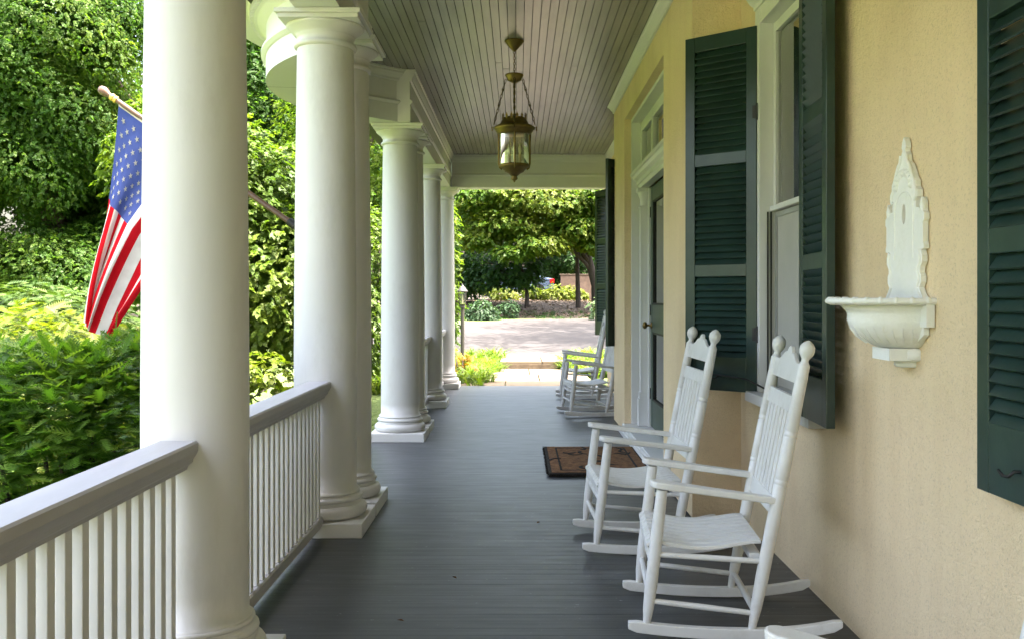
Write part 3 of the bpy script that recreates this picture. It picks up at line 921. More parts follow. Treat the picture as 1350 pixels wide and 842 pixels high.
dl = random.Random(9)
for k, (x_, y_, lab) in enumerate(((-.48, 3.9, 'tiny dry leaf on the floor boards by the paired columns'), (-.30, 4.5, 'tiny dry leaf in the middle of the porch floor'), (.12, 5.6, 'tiny dry leaf on the floor just short of the doormat'), (-.62, 3.2, 'tiny curled dry leaf near the second railing'))):
    m = MB(); a = dl.uniform(0, 6.28); c_, s_ = math.cos(a), math.sin(a); L_ = .017
    P = [(-1, 0, .002), (-.2, .34, .009), (1, 0, .004), (-.2, -.34, .008)]
    m.add([(L_ * (u * c_ - v * s_), L_ * (u * s_ + v * c_), z) for u, v, z in P], [(0, 1, 2), (0, 2, 3)])
    o = m.build('dry_leaf', M['coir'], None, 0, (x_, y_, .001), False); tag(o, lab, 'leaf', 'dry leaves on the porch floor')

# ------------------------------------------------------------------ rocking chairs
def make_chair(mat, name='rocking_chair'):
    t = empty(name)
    HW = .265
    def fl_(z): return -.335 + .115 * z          # front leg x at height z
    def bk_(z): return .065 + .195 * z           # back post x at height z
    def rock_z(x): return .004 + .16 * (x + .02) ** 2 + .22 * max(0, x - .15) ** 2
    for s in (-1, 1):
        y = s * HW
        # rocker
        m = MB()
        xs = np.linspace(-.40, .415, 26)
        top = []
        vs = []; fs = []
        for i, x in enumerate(xs):
            z = rock_z(x); hgt = .042
            e = min(1, (x + .40) / .03 + .55, (.415 - x) / .03 + .45)
            for yy in (-.016, .016):
                vs.append((x, y + yy, z + hgt * (1 - e) * .5)); vs.append((x, y + yy, z + hgt - hgt * (1 - e) * .3))
        for i in range(len(xs) - 1):
            a = i * 4; c = a + 4
            fs += [(a, c, c + 2, a + 2), (a + 1, a + 3, c + 3, c + 1), (a, a + 1, c + 1, c), (a + 2, c + 2, c + 3, a + 3)]
        fs += [(0, 2, 3, 1), (len(vs) - 4, len(vs) - 3, len(vs) - 1, len(vs) - 2)]
        m.add(vs, fs); m.build('rocker', mat, t, .004)
        # front leg
        m = MB()
        z0 = rock_z(fl_(.03)) + .03
        m.turned((fl_(z0), y, z0), (fl_(.575), y, .575), [(0, .013), (.03, .015), (.12, .021), (.3, .0245), (.7, .024), (1, .021)], 14)
        m.build('front_leg', mat, t)
        # back post with rings and finial
        m = MB()
        z0 = rock_z(bk_(.02)) + .03
        ztop = 1.06
        pr = [(0, .014), (.03, .016), (.09, .022), (.2, .0255), (.5, .0255)]
        for c in (.555, .575, .735, .755):
            pr += [(c - .007, .0255), (c - .004, .0215), (c, .0255)]
        pr += [(.93, .0235), (1, .0225)]
        m.turned((bk_(z0), y, z0), (bk_(ztop), y, ztop), pr, 16)
        po = m.build('back_post', mat, t)
        m = MB()
        m.turned((bk_(ztop), y, ztop), (bk_(1.155), y, 1.155), [(0, .0225), (.06, .019), (.14, .0145), (.24, .014), (.34, .021), (.46, .0275), (.6, .030), (.75, .0285), (.88, .020), (.96, .010), (1, .002)], 16)
        m.build('finial', mat, po)
        # arm board
        m = MB()
        x0, x1 = -.315, bk_(.535) + .01
        outline = []
        for q in np.linspace(PI / 2, 1.5 * PI, 10):
            outline.append((x0 + .036 + .036 * math.cos(q), y + s * .002 + .036 * math.sin(q)))
        L1 = [(x0 + .09, .037), (x0 + .18, .030), (x0 + .30, .025), (x1 - .03, .022), (x1, .018)]
        outline = outline + [(x, y + s * .002 - wv) for x, wv in L1] + [(x, y + s * .002 + wv) for x, wv in reversed(L1)]
        def az(x): return .600 - .062 * (x - x0) / (x1 - x0)
        m.prism(outline, lambda u, v, tt: (u, v, az(u) + tt), -.012, .014)
        m.build('armrest', mat, t, .006)
    # rungs
    def rung(p0, p1, r=.0115):
        m = MB(); m.turned(p0, p1, [(0, r * .75), (.06, r), (.5, r * 1.12), (.94, r), (1, r * .75)], 10); m.build('rung', mat, t)
    for z in (.275, .165): rung((fl_(z), -HW, z), (fl_(z), HW, z), .0125)
    for z in (.11, .29): rung((bk_(z), -HW, z), (bk_(z), HW, z), .0125)
    for s in (-1, 1):
        y = s * HW
        rung((fl_(.325), y, .325), (bk_(.305), y, .305), .0105)
        rung((fl_(.145), y, .145), (bk_(.105), y, .105), .0105)
    # seat: slats front to back, dipping, rolled over at the front
    m = MB()
    ns = 9
    wS = .055
    xs = np.linspace(0, 1, 15)
    for k in range(ns):
        yc = -.27 + .54 * (k + .5) / ns
        tp = []
        for u in xs:
            x = -.345 + u * .46
            z = .392 - .045 * math.sin(min(1, u * 1.05) * PI) ** 1.2 * .7 - .012 * u
            if u < .09: z -= .30 * (.09 - u) ** 1.0; x += .016 * (1 - u / .09)
            lim = .262 - .045 * u if False else .27
            tp.append((x, z))
        hw = .54 / ns / 2 - .0055
        vs = []
        for x, z in tp:
            tk = .015
            shrink = 1 - .12 * max(0, (x + .345) / .46)
            vs += [(x, yc * shrink - hw * shrink, z), (x, yc * shrink + hw * shrink, z), (x, yc * shrink + hw * shrink, z - tk), (x, yc * shrink - hw * shrink, z - tk)]
        fs = [(0, 1, 2, 3), (len(vs) - 1, len(vs) - 2, len(vs) - 3, len(vs) - 4)]
        for i in range(len(tp) - 1):
            a, c = i * 4, i * 4 + 4
            fs += [(a, c, c + 1, a + 1), (a + 1, c + 1, c + 2, a + 2), (a + 2, c + 2, c + 3, a + 3), (a + 3, c + 3, c, a)]
        m.add(vs, fs, False)
    m.build('seat', mat, t, .003)
    m = MB(); m.box(-.325, -.285, -.25, .25, .318, .350); m.build('seat_rail', mat, t, .003)
    m = MB(); m.box(.07, .11, -.235, .235, .300, .328); m.build('seat_rail', mat, t, .003)
    # back: crest, middle rail, lower rail, slats
    def plate(name, zs, th=.016, slots=None):
        m = MB()
        m.prism(zs, lambda u, v, tt: (bk_(v) + tt, u, v), -th / 2, th / 2)
        return m.build(name, mat, t, .003)
    hwb = HW - .018
    crest = [(-hwb, .985), (hwb, .985), (hwb, 1.062), (.17, 1.062), (.13, 1.072), (.085, 1.092), (.06, 1.098), (.045, 1.090), (.035, 1.104), (.018, 1.118), (0, 1.122), (-.018, 1.118), (-.035, 1.104), (-.045, 1.090), (-.06, 1.098), (-.085, 1.092), (-.13, 1.072), (-.17, 1.062), (-hwb, 1.062)]
    plate('crest_rail', crest)
    plate('back_rail', [(-hwb, .872), (hwb, .872), (hwb, .935), (-hwb, .935)])
    plate('back_rail', [(-hwb, .478), (hwb, .478), (hwb, .545), (-hwb, .545)])
    m = MB()
    for k in range(7):
        yc = -.195 + .39 * k / 6
        m.prism([(yc - .023, .545), (yc + .023, .545), (yc + .023, .872), (yc - .023, .872)], lambda u, v, tt: (bk_(v) + tt, u, v), -.006, .006)
    m.build('back_slat', mat, t, .002)
    return t
chairs = [(.845, 3.95, R(-4.0), 'white slat rocking chair below the wall fountain, beside the near window'),
          (.72, 5.17, R(2.0), 'white slat rocking chair standing before the doormat at the bay corner'),
          (.683, 1.67, R(-28), 'white rocking chair showing only a peeling armrest end at the frame bottom'),
          (.875, 10.87, R(7.5), 'weathered white rocking chair past the door, nearer of the far pair'),
          (.90, 12.75, R(-2), 'weathered white rocking chair last in the row, nearest the garden path')]
proto_c = make_chair(M['chair'])
proto_o = None
for i, (x, y, rz, lab) in enumerate(chairs):
    if i < 3:
        o = proto_c if i == 0 else copy_tree(proto_c)
    elif i == 3:
        proto_o = o = make_chair(M['chair_old'])
    else:
        o = copy_tree(proto_o)
    o.location = (x, y, 0.001); o.rotation_euler = (0, 0, -rz if False else rz)
    tag(o, lab, 'rocking chair', 'white rocking chairs along the porch wall')

# ------------------------------------------------------------------ flagpole and flag
pa = Vector((-1.285, 5.47, 1.735)); pe_ = Vector((-2.40, 5.62, 2.505))
d = (pe_ - pa).normalized()
fp = tag(empty('flagpole', pa), 'brown wooden flagpole slanting up and out from the porch column', 'flagpole')
m = MB(); m.tube([Vector((0, 0, 0)), (pe_ - pa)], [.0165, .0150], 14); m.build('shaft', M['pole'], fp)
m = MB(); e = pe_ - pa
m.tube([e - d * .005, e + d * .012, e + d * .028, e + d * .05, e + d * .072, e + d * .085], [.014, .016, .024, .028, .022, .004], 16); m.build('finial', M['pole'], fp)
m = MB()
for k in (.02, .045): m.tube([e - d * (k + .012), e - d * k, e - d * (k - .012)], [.018, .024, .018], 14)
m.build('collar', M['gold'], fp)
m = MB(); m.tube([Vector((.09, 0, -.062)), Vector((-.03, .004, .021))], [.026, .024], 12); m.box(.082, .096, -.05, .05, -.12, .02)
m.build('bracket', M['black'], fp)

fg = tag(empty('american_flag', pe_), 'american flag hanging from the slanted flagpole behind the nearest column', 'flag')
def flag_pt(u, v):
    s = .075 + .86 * u
    h = -d * s
    rows = [0, .4, .8, 1.0]
    c0 = [(0, 0), (-.088, -.56), (-.15, -1.05), (-.17, -1.27)]
    c1 = [(0, 0), (-.30, -.46), (-.47, -.88), (-.54, -1.06)]
    c2 = [(0, 0), (-.36, -.42), (-.62, -.78), (-.72, -.93)]
    def row(c):
        return (np.interp(v, rows, [q[0] for q in c]), np.interp(v, rows, [q[1] for q in c]))
    if u < .54:
        k = u / .54; k = k * k * (3 - 2 * k) * .35 + k * .65
        a, b_ = row(c0), row(c1)
    else:
        k = (u - .54) / .46
        a, b_ = row(c1), row(c2)
    dx = a[0] * (1 - k) + b_[0] * k; dz = a[1] * (1 - k) + b_[1] * k
    dz -= -.0
    amp = .010 + .040 * min(1, v * 1.6)
    dy = amp * math.sin(u * 2 * PI * 2.6 + .8 + v * 1.3) + .03 * math.sin(v * 5 + u * 3) - .02
    dx += .022 * v * math.sin(u * 2 * PI * 3.4 + 2 + v)
    return h + Vector((dx, dy, dz))
nu, nv = 13 * 5, 60
m = MB()
vs = [flag_pt(i / nu, j / nv) for i in range(nu + 1) for j in range(nv + 1)]
for i in range(nu):
    for j in range(nv):
        u, v = (i + .5) / nu, (j + .5) / nv
        st = int(u * 13)
        mi = 2 if (u < 7 / 13 and v < .4) else (0 if st % 2 == 0 else 1)
        if v < 1.2 / nv: mi = 3
        a = i * (nv + 1) + j
        m.f.append((a, a + 1, a + nv + 2, a + nv + 1)); m.sm.append(True); m.mi.append(mi)
m.v = [tuple(p) for p in vs]
sm_ = m
for r_ in range(9):
    for c_ in range(6 if r_ % 2 == 0 else 5):
        uu = (7 / 13) * (r_ + 1) / 10
        vv = .03 + .36 * ((c_ * 2 + (1 if r_ % 2 == 0 else 2)) / 12)
        for side in (-1, 1):
            pts = []
            for k in range(10):
                rad = .0215 if k % 2 == 0 else .0085
                a = PI + k * PI / 5
                pts.append((uu + rad * math.sin(a) / .95, vv - rad * math.cos(a) / 1.52))
            P = [flag_pt(p, q) for p, q in pts] + [flag_pt(uu, vv)]
            nrm = (P[2] - P[10]).cross(P[0] - P[10]).normalized() * .0035 * side
            P = [q + nrm for q in P]
            sm_.add(P, [(k, (k + 1) % 10, 10) for k in range(10)], False, 4)
m.build('cloth', [M['fred'], M['fwhite'], M['fblue'], M['fcanvas'], M['fstar']], fg, recalc=False)

# ------------------------------------------------------------------ ground, drive, path
def ss(a, b_, x):
    t = np.clip((x - a) / (b_ - a), 0, 1); return t * t * (3 - 2 * t)
def gz(x, y):
    x = np.asarray(x, float); y = np.asarray(y, float)
    near = -.42 + .36 * ss(-4.0, -9.5, x) * 1.0
    a = ss(12.6, 14.6, y) * ss(-4.5, -1.2, x) + ss(15, 19, y) * (1 - ss(-4.5, -1.2, x))
    z = near * (1 - a) + (-.07) * a
    z = z + .12 * ss(18.35, 19.4, y) + .48 * ss(19.5, 34, y) + .62 * ss(34.6, 39, y) + .5 * ss(45, 70, y) + .0 * x
    return z
def grid(name, xs, ys, mat, keep=None, dz=0.0):
    X, Y = np.meshgrid(xs, ys, indexing='ij')
    Z = gz(X, Y) + dz
    V = np.stack([X, Y, Z], -1).reshape(-1, 3)
    nx, ny = len(xs), len(ys)
    F = []
    for i in range(nx - 1):
        for j in range(ny - 1):
            if keep is None or keep((xs[i] + xs[i + 1]) / 2, (ys[j] + ys[j + 1]) / 2):
                a = i * ny + j
                F.append((a, a + ny, a + ny + 1, a + 1))
    me = bpy.data.meshes.new(name); me.from_pydata(V.tolist(), [], F); me.materials.append(mat)
    me.polygons.foreach_set('use_smooth', [True] * len(F)); me.update()
    o = bpy.data.objects.new(name, me); COL.objects.link(o)
    return o
xs = np.unique(np.concatenate([np.arange(-400, -40, 40), np.arange(-40, -14, 2), np.arange(-14, 14, .5), np.arange(14, 40, 2), np.arange(40, 401, 40)]))
ys = np.unique(np.concatenate([np.arange(-400, -10, 30), np.arange(-10, 62, .5), np.arange(62, 100, 4), np.arange(100, 701, 50)]))
lawn = grid('lawn', xs, ys, M['ground']); tag(lawn, kind='structure')
def drive_edge(x):      # far edge of the drive bends towards the left
    return 34.5 - .115 * (x - 4) ** 2 if x < 4 else 34.5
def nearY0(x): return 19.55 + .012 * x * x * (.35 if x > 0 else .25)
dx = np.linspace(-4.6, 16, 42)
V = []; F = []
for x in dx:
    far = max(drive_edge(x), nearY0(x) + 3); nearY = 19.55 + .012 * x * x * (.35 if x > 0 else .25)
    for k in range(25):
        y = nearY + (far - nearY) * k / 24
        V.append((x, y, float(gz(x, y)) + .03))
for i in range(len(dx) - 1):
    for k in range(24):
        a = i * 25 + k
        F.append((a, a + 25, a + 26, a + 1))
me = bpy.data.meshes.new('driveway'); me.from_pydata(V, [], F); me.materials.append(M['asphalt']); me.update()
dr = bpy.data.objects.new('driveway', me); COL.objects.link(dr); tag(dr, kind='structure')
M['bounce_gravel'] = paint('grey gravel', (.19, .178, .155), var=.25, rough=.95, nscale=30, bump=.8, bscale=60, bdist=.01)
gc = grid('added_bounce_court', np.arange(-13, -3.9, .5), np.arange(-9, 2.3, .5), M['bounce_gravel'], None, .02); tag(gc, kind='structure')  # added outside the view as a reflector, bounces warm light onto the porch wall
# garden path: stone slabs, then one step up to the drive
pm = MB()
def slabs(z, rows):
    for y0, y1, cuts in rows:
        for a, c in zip(cuts, cuts[1:]):
            pm.box(a + .008, c - .008, y0 + .008, y1 - .008, z - .12, z + random.uniform(-.004, .004))
slabs(-.022, [(14.37, 15.5, (-1.2, -.2, 1.3)), (15.5, 16.7, (-.75, .35, 1.2)), (16.7, 18.02, (-.5, .2, 1.2))])
p_ = pm.build('garden_path', M['flag_stone'], None, .01); tag(p_, kind='structure')
pm = MB(); slabs(.118, [(18.05, 19.62, (-.35, .45, 1.2))])
p_ = pm.build('path_step', M['flag_stone'], None, .012); tag(p_, kind='structure')
pm = MB(); pm.box(-.33, 1.18, 18.028, 18.055, -.1, .06); p_ = pm.build('step_riser', M['stone_edge']); tag(p_, kind='structure')

# ------------------------------------------------------------------ foliage
def scatter(name, tmplV, tmplF, pos, X, Yv, Z, scale, tone, mat, parent=None, kind=None):
    """one mesh of many copies of a small template; X, Yv, Z are per-copy axes"""
    n = len(pos); tv = np.asarray(tmplV, float); k = len(tv)
    V = pos[:, None, :] + scale[:, None, None] * (tv[None, :, 0:1] * X[:, None, :] + tv[None, :, 1:2] * Yv[:, None, :] + tv[None, :, 2:3] * Z[:, None, :])
    V = V.reshape(-1, 3)
    nf = len(tmplF); w_ = len(tmplF[0])
    F = (np.asarray(tmplF)[None, :, :] + (np.arange(n) * k)[:, None, None]).reshape(-1, w_)
    me = bpy.data.meshes.new(name)
    me.vertices.add(len(V)); me.vertices.foreach_set('co', V.astype(np.float32).ravel())
    me.loops.add(F.size); me.loops.foreach_set('vertex_index', F.astype(np.int32).ravel())
    me.polygons.add(len(F)); me.polygons.foreach_set('loop_start', (np.arange(len(F)) * w_).astype(np.int32))
    at_ = me.attributes.new('tone', 'FLOAT', 'FACE')
    at_.data.foreach_set('value', np.repeat(np.clip(tone, 0, 1), nf).astype(np.float32))
    me.materials.append(mat)
    me.update(calc_edges=True); me.validate()
    o = bpy.data.objects.new(name, me); COL.objects.link(o)
    if parent: o.parent = parent
    if kind: o['kind'] = kind
    return o

def unit(a):
    return a / np.maximum(1e-9, np.linalg.norm(a, axis=1, keepdims=True))
def frames(nrm, g):
    z = unit(nrm)
    r = g.normal(size=z.shape)
    x = unit(np.cross(r, z)); y = np.cross(z, x)
    return x, y, z
# leaf templates: unit length along +x
LEAF = ([(0, 0, 0), (.45, .34, .06), (1, 0, -.10), (.45, -.34, .06)], [(0, 1, 2, 3)])
LOBED = ([(0, 0, 0), (.30, .42, .03), (.55, .22, .05), (1, 0, -.12), (.55, -.22, .05), (.30, -.42, .03)], [(0, 1, 2, 3), (0, 3, 4, 5)])
def sprig(nn, wl, spread=.5):
    V, F = [], []
    for k in range(nn):
        t = k / nn
        for s in (-1, 1):
            b_ = np.array([t, 0, -.12 * t * t])
            L_ = spread * (1 - .55 * t)
            tip = b_ + np.array([L_ * .55, s * L_ * .8, .05])
            o = len(V)
            V += [tuple(b_ + np.array([-wl, 0, 0])), tuple(tip), tuple(b_ + np.array([wl, 0, 0]))]
            F.append((o, o + 1, o + 2))
    return V, F
YEW = sprig(7, .078, .44)
def spray(g, nl, lobed):
    """a flat twig of leaves, longest along +x"""
    V, F = [], []
    tv, tf = LOBED if lobed else LEAF
    for k in range(nl):
        t = (k + .3) / nl
        s = 1 if k % 2 else -1
        a = s * g.uniform(.35, 1.2) if k < nl - 1 else 0
        c, s_ = math.cos(a), math.sin(a)
        L_ = g.uniform(.28, .42)
        tilt = g.normal(0, .35); droop = g.normal(-.15, .25)
        bx, by = t * .75, g.normal(0, .04)
        o = len(V)
        for vx, vy, vz in tv:
            vz2 = vz + vy * tilt + vx * droop
            V.append((bx + L_ * (vx * c - vy * s_), by + L_ * (vx * s_ + vy * c), L_ * vz2 - .2 * t * t))
        F += [tuple(o + i for i in f) for f in tf]
    return V, F
_g = np.random.default_rng(5)
SPRAY = spray(_g, 11, True)
SPRAYL = spray(_g, 9, False)
FLEAF = [f for f in SPRAYL[1]]

def blob(g, n, c, r, shell=.5, lump=.18, zmin=None):
    """points in a lumpy ellipsoid, denser near its surface; returns points and outward directions"""
    dv = unit(g.normal(size=(n, 3)))
    ph = g.uniform(0, 6.28, 6); fr = g.uniform(2, 5, (6, 3))
    bump_ = sum(np.sin(dv @ fr[i] + ph[i]) for i in range(6)) / 6 * 2.2
    rad = (shell + (1 - shell) * g.random(n) ** .55) * (1 + lump * bump_)
    P = np.asarray(c) + dv * rad[:, None] * np.asarray(r)
    return P, dv

def crown(name, g, lobes, per, size, mat, parent, up=.55, tone0=.5, tmpl=SPRAY, shell=.45, lump=.2):
    PP, DD, T = [], [], []
    for (c, r) in lobes:
        vol = (r[0] * r[1] * r[2]) ** (1 / 3)
        n = int(per * (r[0] * r[1] + r[0] * r[2] + r[1] * r[2]) / 3)
        P, Dv = blob(g, n, c, r, shell, lump)
        PP.append(P); DD.append(Dv)
        T.append(np.full(n, g.normal(0, .17)))
    P = np.concatenate(PP); D_ = np.concatenate(DD); T = np.concatenate(T)
    n = len(P)
    nrm = D_ * .55 + np.array([0, 0, up]) + g.normal(size=(n, 3)) * .33
    z = unit(nrm)
    out = unit(D_ + g.normal(size=(n, 3)) * .6)
    x = unit(out - z * np.sum(out * z, 1, keepdims=True)); y = np.cross(z, x)
    sc = size * g.uniform(.55, 1.5, n)
    # natural variation from spray to spray and in broad patches
    patch = np.sin(P @ np.array([1.3, .7, .9]) + g.uniform(0, 6)) * .12 + np.sin(P @ np.array([-.6, 1.1, 2.1]) + g.uniform(0, 6)) * .10
    tone = tone0 + T + patch + g.normal(0, .17, n)
    return scatter(name, tmpl[0], tmpl[1], P, x, y, z, sc, tone, mat, parent)

def limbs(mb, g, base, top, r0, lobes, nb, bend=.4):
    base, top = Vector(base), Vector(top)
    mid = base.lerp(top, .5) + Vector((g.normal(0, bend * .4), g.normal(0, bend * .4), 0))
    pts = [base, base.lerp(mid, .5) + Vector((g.normal(0, .05), 0, 0)), mid, mid.lerp(top, .5), top]
    mb.tube(pts, [r0 * 1.35, r0, r0 * .85, r0 * .65, r0 * .3], 10)
    for k in range(nb):
        c, r = lobes[k % len(lobes)]
        t = .35 + .6 * (k / max(1, nb - 1))
        s0 = base.lerp(mid, t * 2) if t < .5 else mid.lerp(top, (t - .5) * 2)
        dv = Vector(g.normal(size=3)).normalized()
        e = Vector(c) + Vector((dv.x * r[0] * .75, dv.y * r[1] * .75, abs(dv.z) * r[2] * .6 - r[2] * .1))
        m1 = s0.lerp(e, .35) + Vector((g.normal(0, .12), g.normal(0, .12), .12 * (e - s0).length))
        m2 = s0.lerp(e, .7) + Vector((g.normal(0, .12), g.normal(0, .12), .10 * (e - s0).length))
        rr_ = r0 * (.55 - .2 * t)
        mb.tube([s0, m1, m2, e], [rr_, rr_ * .75, rr_ * .5, rr_ * .15], 7)

def tree(name, label, cat, base, lobes, per, size, leafm, barkm, r0, seed, group=None, nb=9, up=.55, tone0=.5, tmpl=SPRAYL, top=None, shell=.45, lump=.2):
    g = np.random.default_rng(seed)
    bz = float(gz(base[0], base[1])) - .1
    t = tag(empty(name, (0, 0, 0)), label, cat, group)
    mb = MB()
    if top is None:
        c = np.mean([l[0] for l in lobes], 0); top = (c[0], c[1], max(l[0][2] + l[1][2] * .5 for l in lobes))
    limbs(mb, g, (base[0], base[1], bz), top, r0, lobes, nb)
    mb.build('trunk', barkm, t)
    crown('crown', g, lobes, per, size, leafm, t, up, tone0, tmpl, shell, lump)
    return t

def shrub(name, label, base, lobes, per, size, leafm, seed, cat='shrub', group=None, up=.6, tone0=.5, tmpl=SPRAYL, shell=.55, lump=.16, stems=7, barkm=None):
    g = np.random.default_rng(seed)
    bz = float(gz(base[0], base[1])) - .05
    t = tag(empty(name, (0, 0, 0)), label, cat, group)
    mb = MB()
    for k in range(stems):
        c, r = lobes[k % len(lobes)]
        a = g.uniform(0, 6.28)
        p0 = Vector((base[0] + .12 * math.cos(a), base[1] + .12 * math.sin(a), bz))
        e = Vector((c[0] + r[0] * .6 * math.cos(a), c[1] + r[1] * .6 * math.sin(a), c[2] + r[2] * g.uniform(-.1, .5)))
        mb.tube([p0, p0.lerp(e, .4) + Vector((0, 0, .1)), e], [.022, .016, .006], 6)
    mb.build('stem', barkm or M['bark'], t)
    crown('foliage', g, lobes, per, size, leafm, t, up, tone0, tmpl, shell, lump)
    return t

# yew beside the porch
def yew():
    g = np.random.default_rng(31)
    t = tag(empty('yew_bush', (0, 0, 0)), 'dense clipped yew bush just outside the nearest porch railing', 'bush')
    lobes = [((-2.04, 4.70, .57), (.56, .70, .60)), ((-2.42, 4.70, .46), (.60, .70, .54)), ((-2.95, 4.6, .25), (.70, .72, .46)), ((-2.3, 4.25, .40), (.60, .45, .42)), ((-1.95, 5.2, .45), (.48, .50, .50))]
    mb = MB()
    for k in range(16):
        a = g.uniform(0, 6.28); rr_ = g.uniform(.05, .5)
        p0 = Vector((-2.3 + rr_ * math.cos(a), 4.8 + rr_ * .7 * math.sin(a), -.5))
        e = Vector((-2.3 + rr_ * 1.5 * math.cos(a), 4.8 + rr_ * 1.3 * math.sin(a), .6))
        mb.tube([p0, p0.lerp(e, .5) + Vector((g.normal(0, .06), g.normal(0, .06), 0)), e], [.028, .02, .008], 7)
    mb.build('stem', M['bark_dark'], t)
    PP, DD = [], []
    for c, r in lobes:
        n = int(11500 * (r[0] * r[1] + r[0] * r[2] + r[1] * r[2]) / 3)
        P, Dv = blob(g, n, c, r, .74, .15)
        PP.append(P); DD.append(Dv)
    P = np.concatenate(PP); D_ = np.concatenate(DD)
    inside = np.zeros(len(P), bool)
    for c, r in lobes:
        inside |= (np.sum(((P - np.array(c)) / np.array(r)) ** 2, 1) < .40)
    keep = ~inside & (P[:, 2] > .16 + .12 * np.sin(P[:, 0] * 7))
    P, D_ = P[keep], D_[keep]
    n = len(P)
    out = unit(D_ * np.array([1., 1., .45]) + np.array([0, 0, -.05]) + g.normal(size=(n, 3)) * np.array([.6, .6, .22]))
    up_ = unit(np.array([0, 0, 1.0]) + D_ * .45 + g.normal(size=(n, 3)) * .28)
    z = unit(up_ - out * np.sum(up_ * out, 1, keepdims=True)); y = np.cross(z, out)
    sc = g.uniform(.07, .125, n)
    tone = .5 + .30 * g.normal(size=n) + .1 * np.sin(P @ np.array([3., 2., 5.]))
    scatter('foliage', YEW[0], YEW[1], P, out, y, z, sc, tone, M['lf_yew'], t)
yew()
shrub('golden_bush', 'bright yellow green bush in the sun behind the yew', (-3.3, 6.7), [((-3.25, 6.7, .72), (.75, .7, .52)), ((-4.1, 6.8, .74), (.9, .75, .55)), ((-2.85, 6.9, .6), (.5, .6, .5)), ((-3.5, 6.3, .35), (.9, .5, .5))], 5200, .085, M['lf_gold'], 61, cat='bush', stems=12, tmpl=YEW, up=.7, shell=.7)

# big maples to the left
def lobes_of(seed, c, r, n, sub=.55):
    g = np.random.default_rng(seed)
    out = []
    for k in range(n):
        dv = g.normal(size=3); dv /= np.linalg.norm(dv)
        q = np.array(c) + dv * np.array(r) * g.uniform(.30, .85)
        s = g.uniform(sub * .75, sub * 1.2)
        out.append((tuple(q), (r[0] * s * .95, r[1] * s * .95, r[2] * s * .42)))
    return out
G1 = 'broadleaf trees beyond the porch columns'
tree('maple_tree', 'huge dark green maple behind the flag, filling the upper left', 'tree', (-10.4, 21.5), lobes_of(1, (-10.2, 21, 5.2), (3.4, 3.2, 4.6), 26) + [((-9.4, 19.6, 1.7), (2.0, 1.6, 1.1)), ((-11.5, 19.8, 1.9), (1.8, 1.6, 1.1))], 2100, .108, M['lf_maple'], M['bark'], .28, 101, G1, 14)
tree('maple_tree', 'broad maple at the far left edge with yellow green sunlit sprays', 'tree', (-14.2, 20), lobes_of(2, (-13.6, 19.5, 5.4), (3.0, 3.2, 4.8), 22) + [((-12.6, 18.2, 1.8), (2.0, 1.6, 1.1))], 1900, .108, M['lf_maple'], M['bark'], .3, 102, G1, 12, tone0=.6)
tree('maple_tree', 'dark green tree seen above the lime shrub, under the round cornice', 'tree', (-6.6, 25), lobes_of(3, (-6.6, 25, 5.8), (2.9, 3, 5.0), 22) + [((-7.2, 23.6, 1.8), (1.9, 1.6, 1.2))], 1500, .12, M['lf_maple'], M['bark'], .26, 103, G1, 12, tone0=.42)
tree('maple_tree', 'leaning grey trunked tree seen between the paired columns', 'tree', (-3.0, 19.0), [((-3.7, 20.5, 4.6), (1.6, 1.6, 1.5)), ((-2.9, 20.0, 3.2), (1.1, 1.1, 1.0)), ((-4.0, 20.5, 2.2), (1.2, 1.2, 1.0)), ((-3.3, 19.5, 5.8), (1.5, 1.6, 1.1))], 1700, .12, M['lf_maple'], M['bark'], .11, 104, G1, 7, tone0=.72)
# lime shrub between first two columns and others
shrub('leafy_shrub', 'tall lime green leafy shrub between the two nearest columns', (-4.0, 13.2), [((-4.2, 13.3, 2.2), (1.35, 1.1, 1.9)), ((-3.4, 13.2, 1.5), (.9, .9, 1.2)), ((-4.6, 13.0, 3.0), (1.0, .9, 1.1)), ((-3.2, 13.6, 2.6), (.8, .8, .9))], 2000, .15, M['lf_lime'], 41, stems=9)
shrub('leafy_shrub', 'tall lime shrub beside the lamp post, right of the last column', (-1.9, 18.7), [((-1.85, 18.8, 1.7), (.75, .6, 1.5)), ((-1.7, 18.7, 2.7), (.55, .5, .8)), ((-1.8, 18.7, .9), (.7, .5, .8))], 1700, .14, M['lf_lime'], 42, stems=8, tone0=.45)
shrub('leafy_shrub', 'lime green shrub low between the middle column pairs', (-2.55, 15.2), [((-2.7, 15.2, .9), (.7, .7, 1.0)), ((-2.5, 15.4, 2.0), (.55, .6, .8))], 1700, .14, M['lf_lime'], 43, stems=8, tone0=.5)
G2 = 'low spreading junipers behind the yew'
shrub('juniper_shrub', 'olive spreading juniper behind the yew at the far left', (-8.2, 11.5), [((-8.4, 11.6, .95), (1.7, 1.2, .55)), ((-7.2, 12.2, .85), (1.2, 1.0, .5))], 2600, .14, M['lf_juniper'], 44, up=1.3, group=G2, tmpl=YEW)
shrub('juniper_shrub', 'olive spreading juniper behind the flag bottom', (-5.8, 11.8), [((-6.0, 11.9, .9), (1.4, 1.1, .6)), ((-5.0, 12.4, .5), (1.0, .9, .5))], 2600, .14, M['lf_juniper'], 45, up=1.3, group=G2, tmpl=YEW)
shrub('low_shrub', 'low rounded gold shrub beneath the lime shrub', (-3.9, 10.8), [((-3.9, 10.9, .35), (.9, .7, .5)), ((-3.1, 11.4, .25), (.7, .6, .45))], 520, .2, M['lf_gold'], 46, stems=6, tone0=.4)
shrub('low_shrub', 'orange tinged low shrub at the foot of the last column', (-1.05, 16.0), [((-1.12, 16.05, .28), (.33, .3, .26))], 900, .14, M['lf_orange'], 47, stems=5)

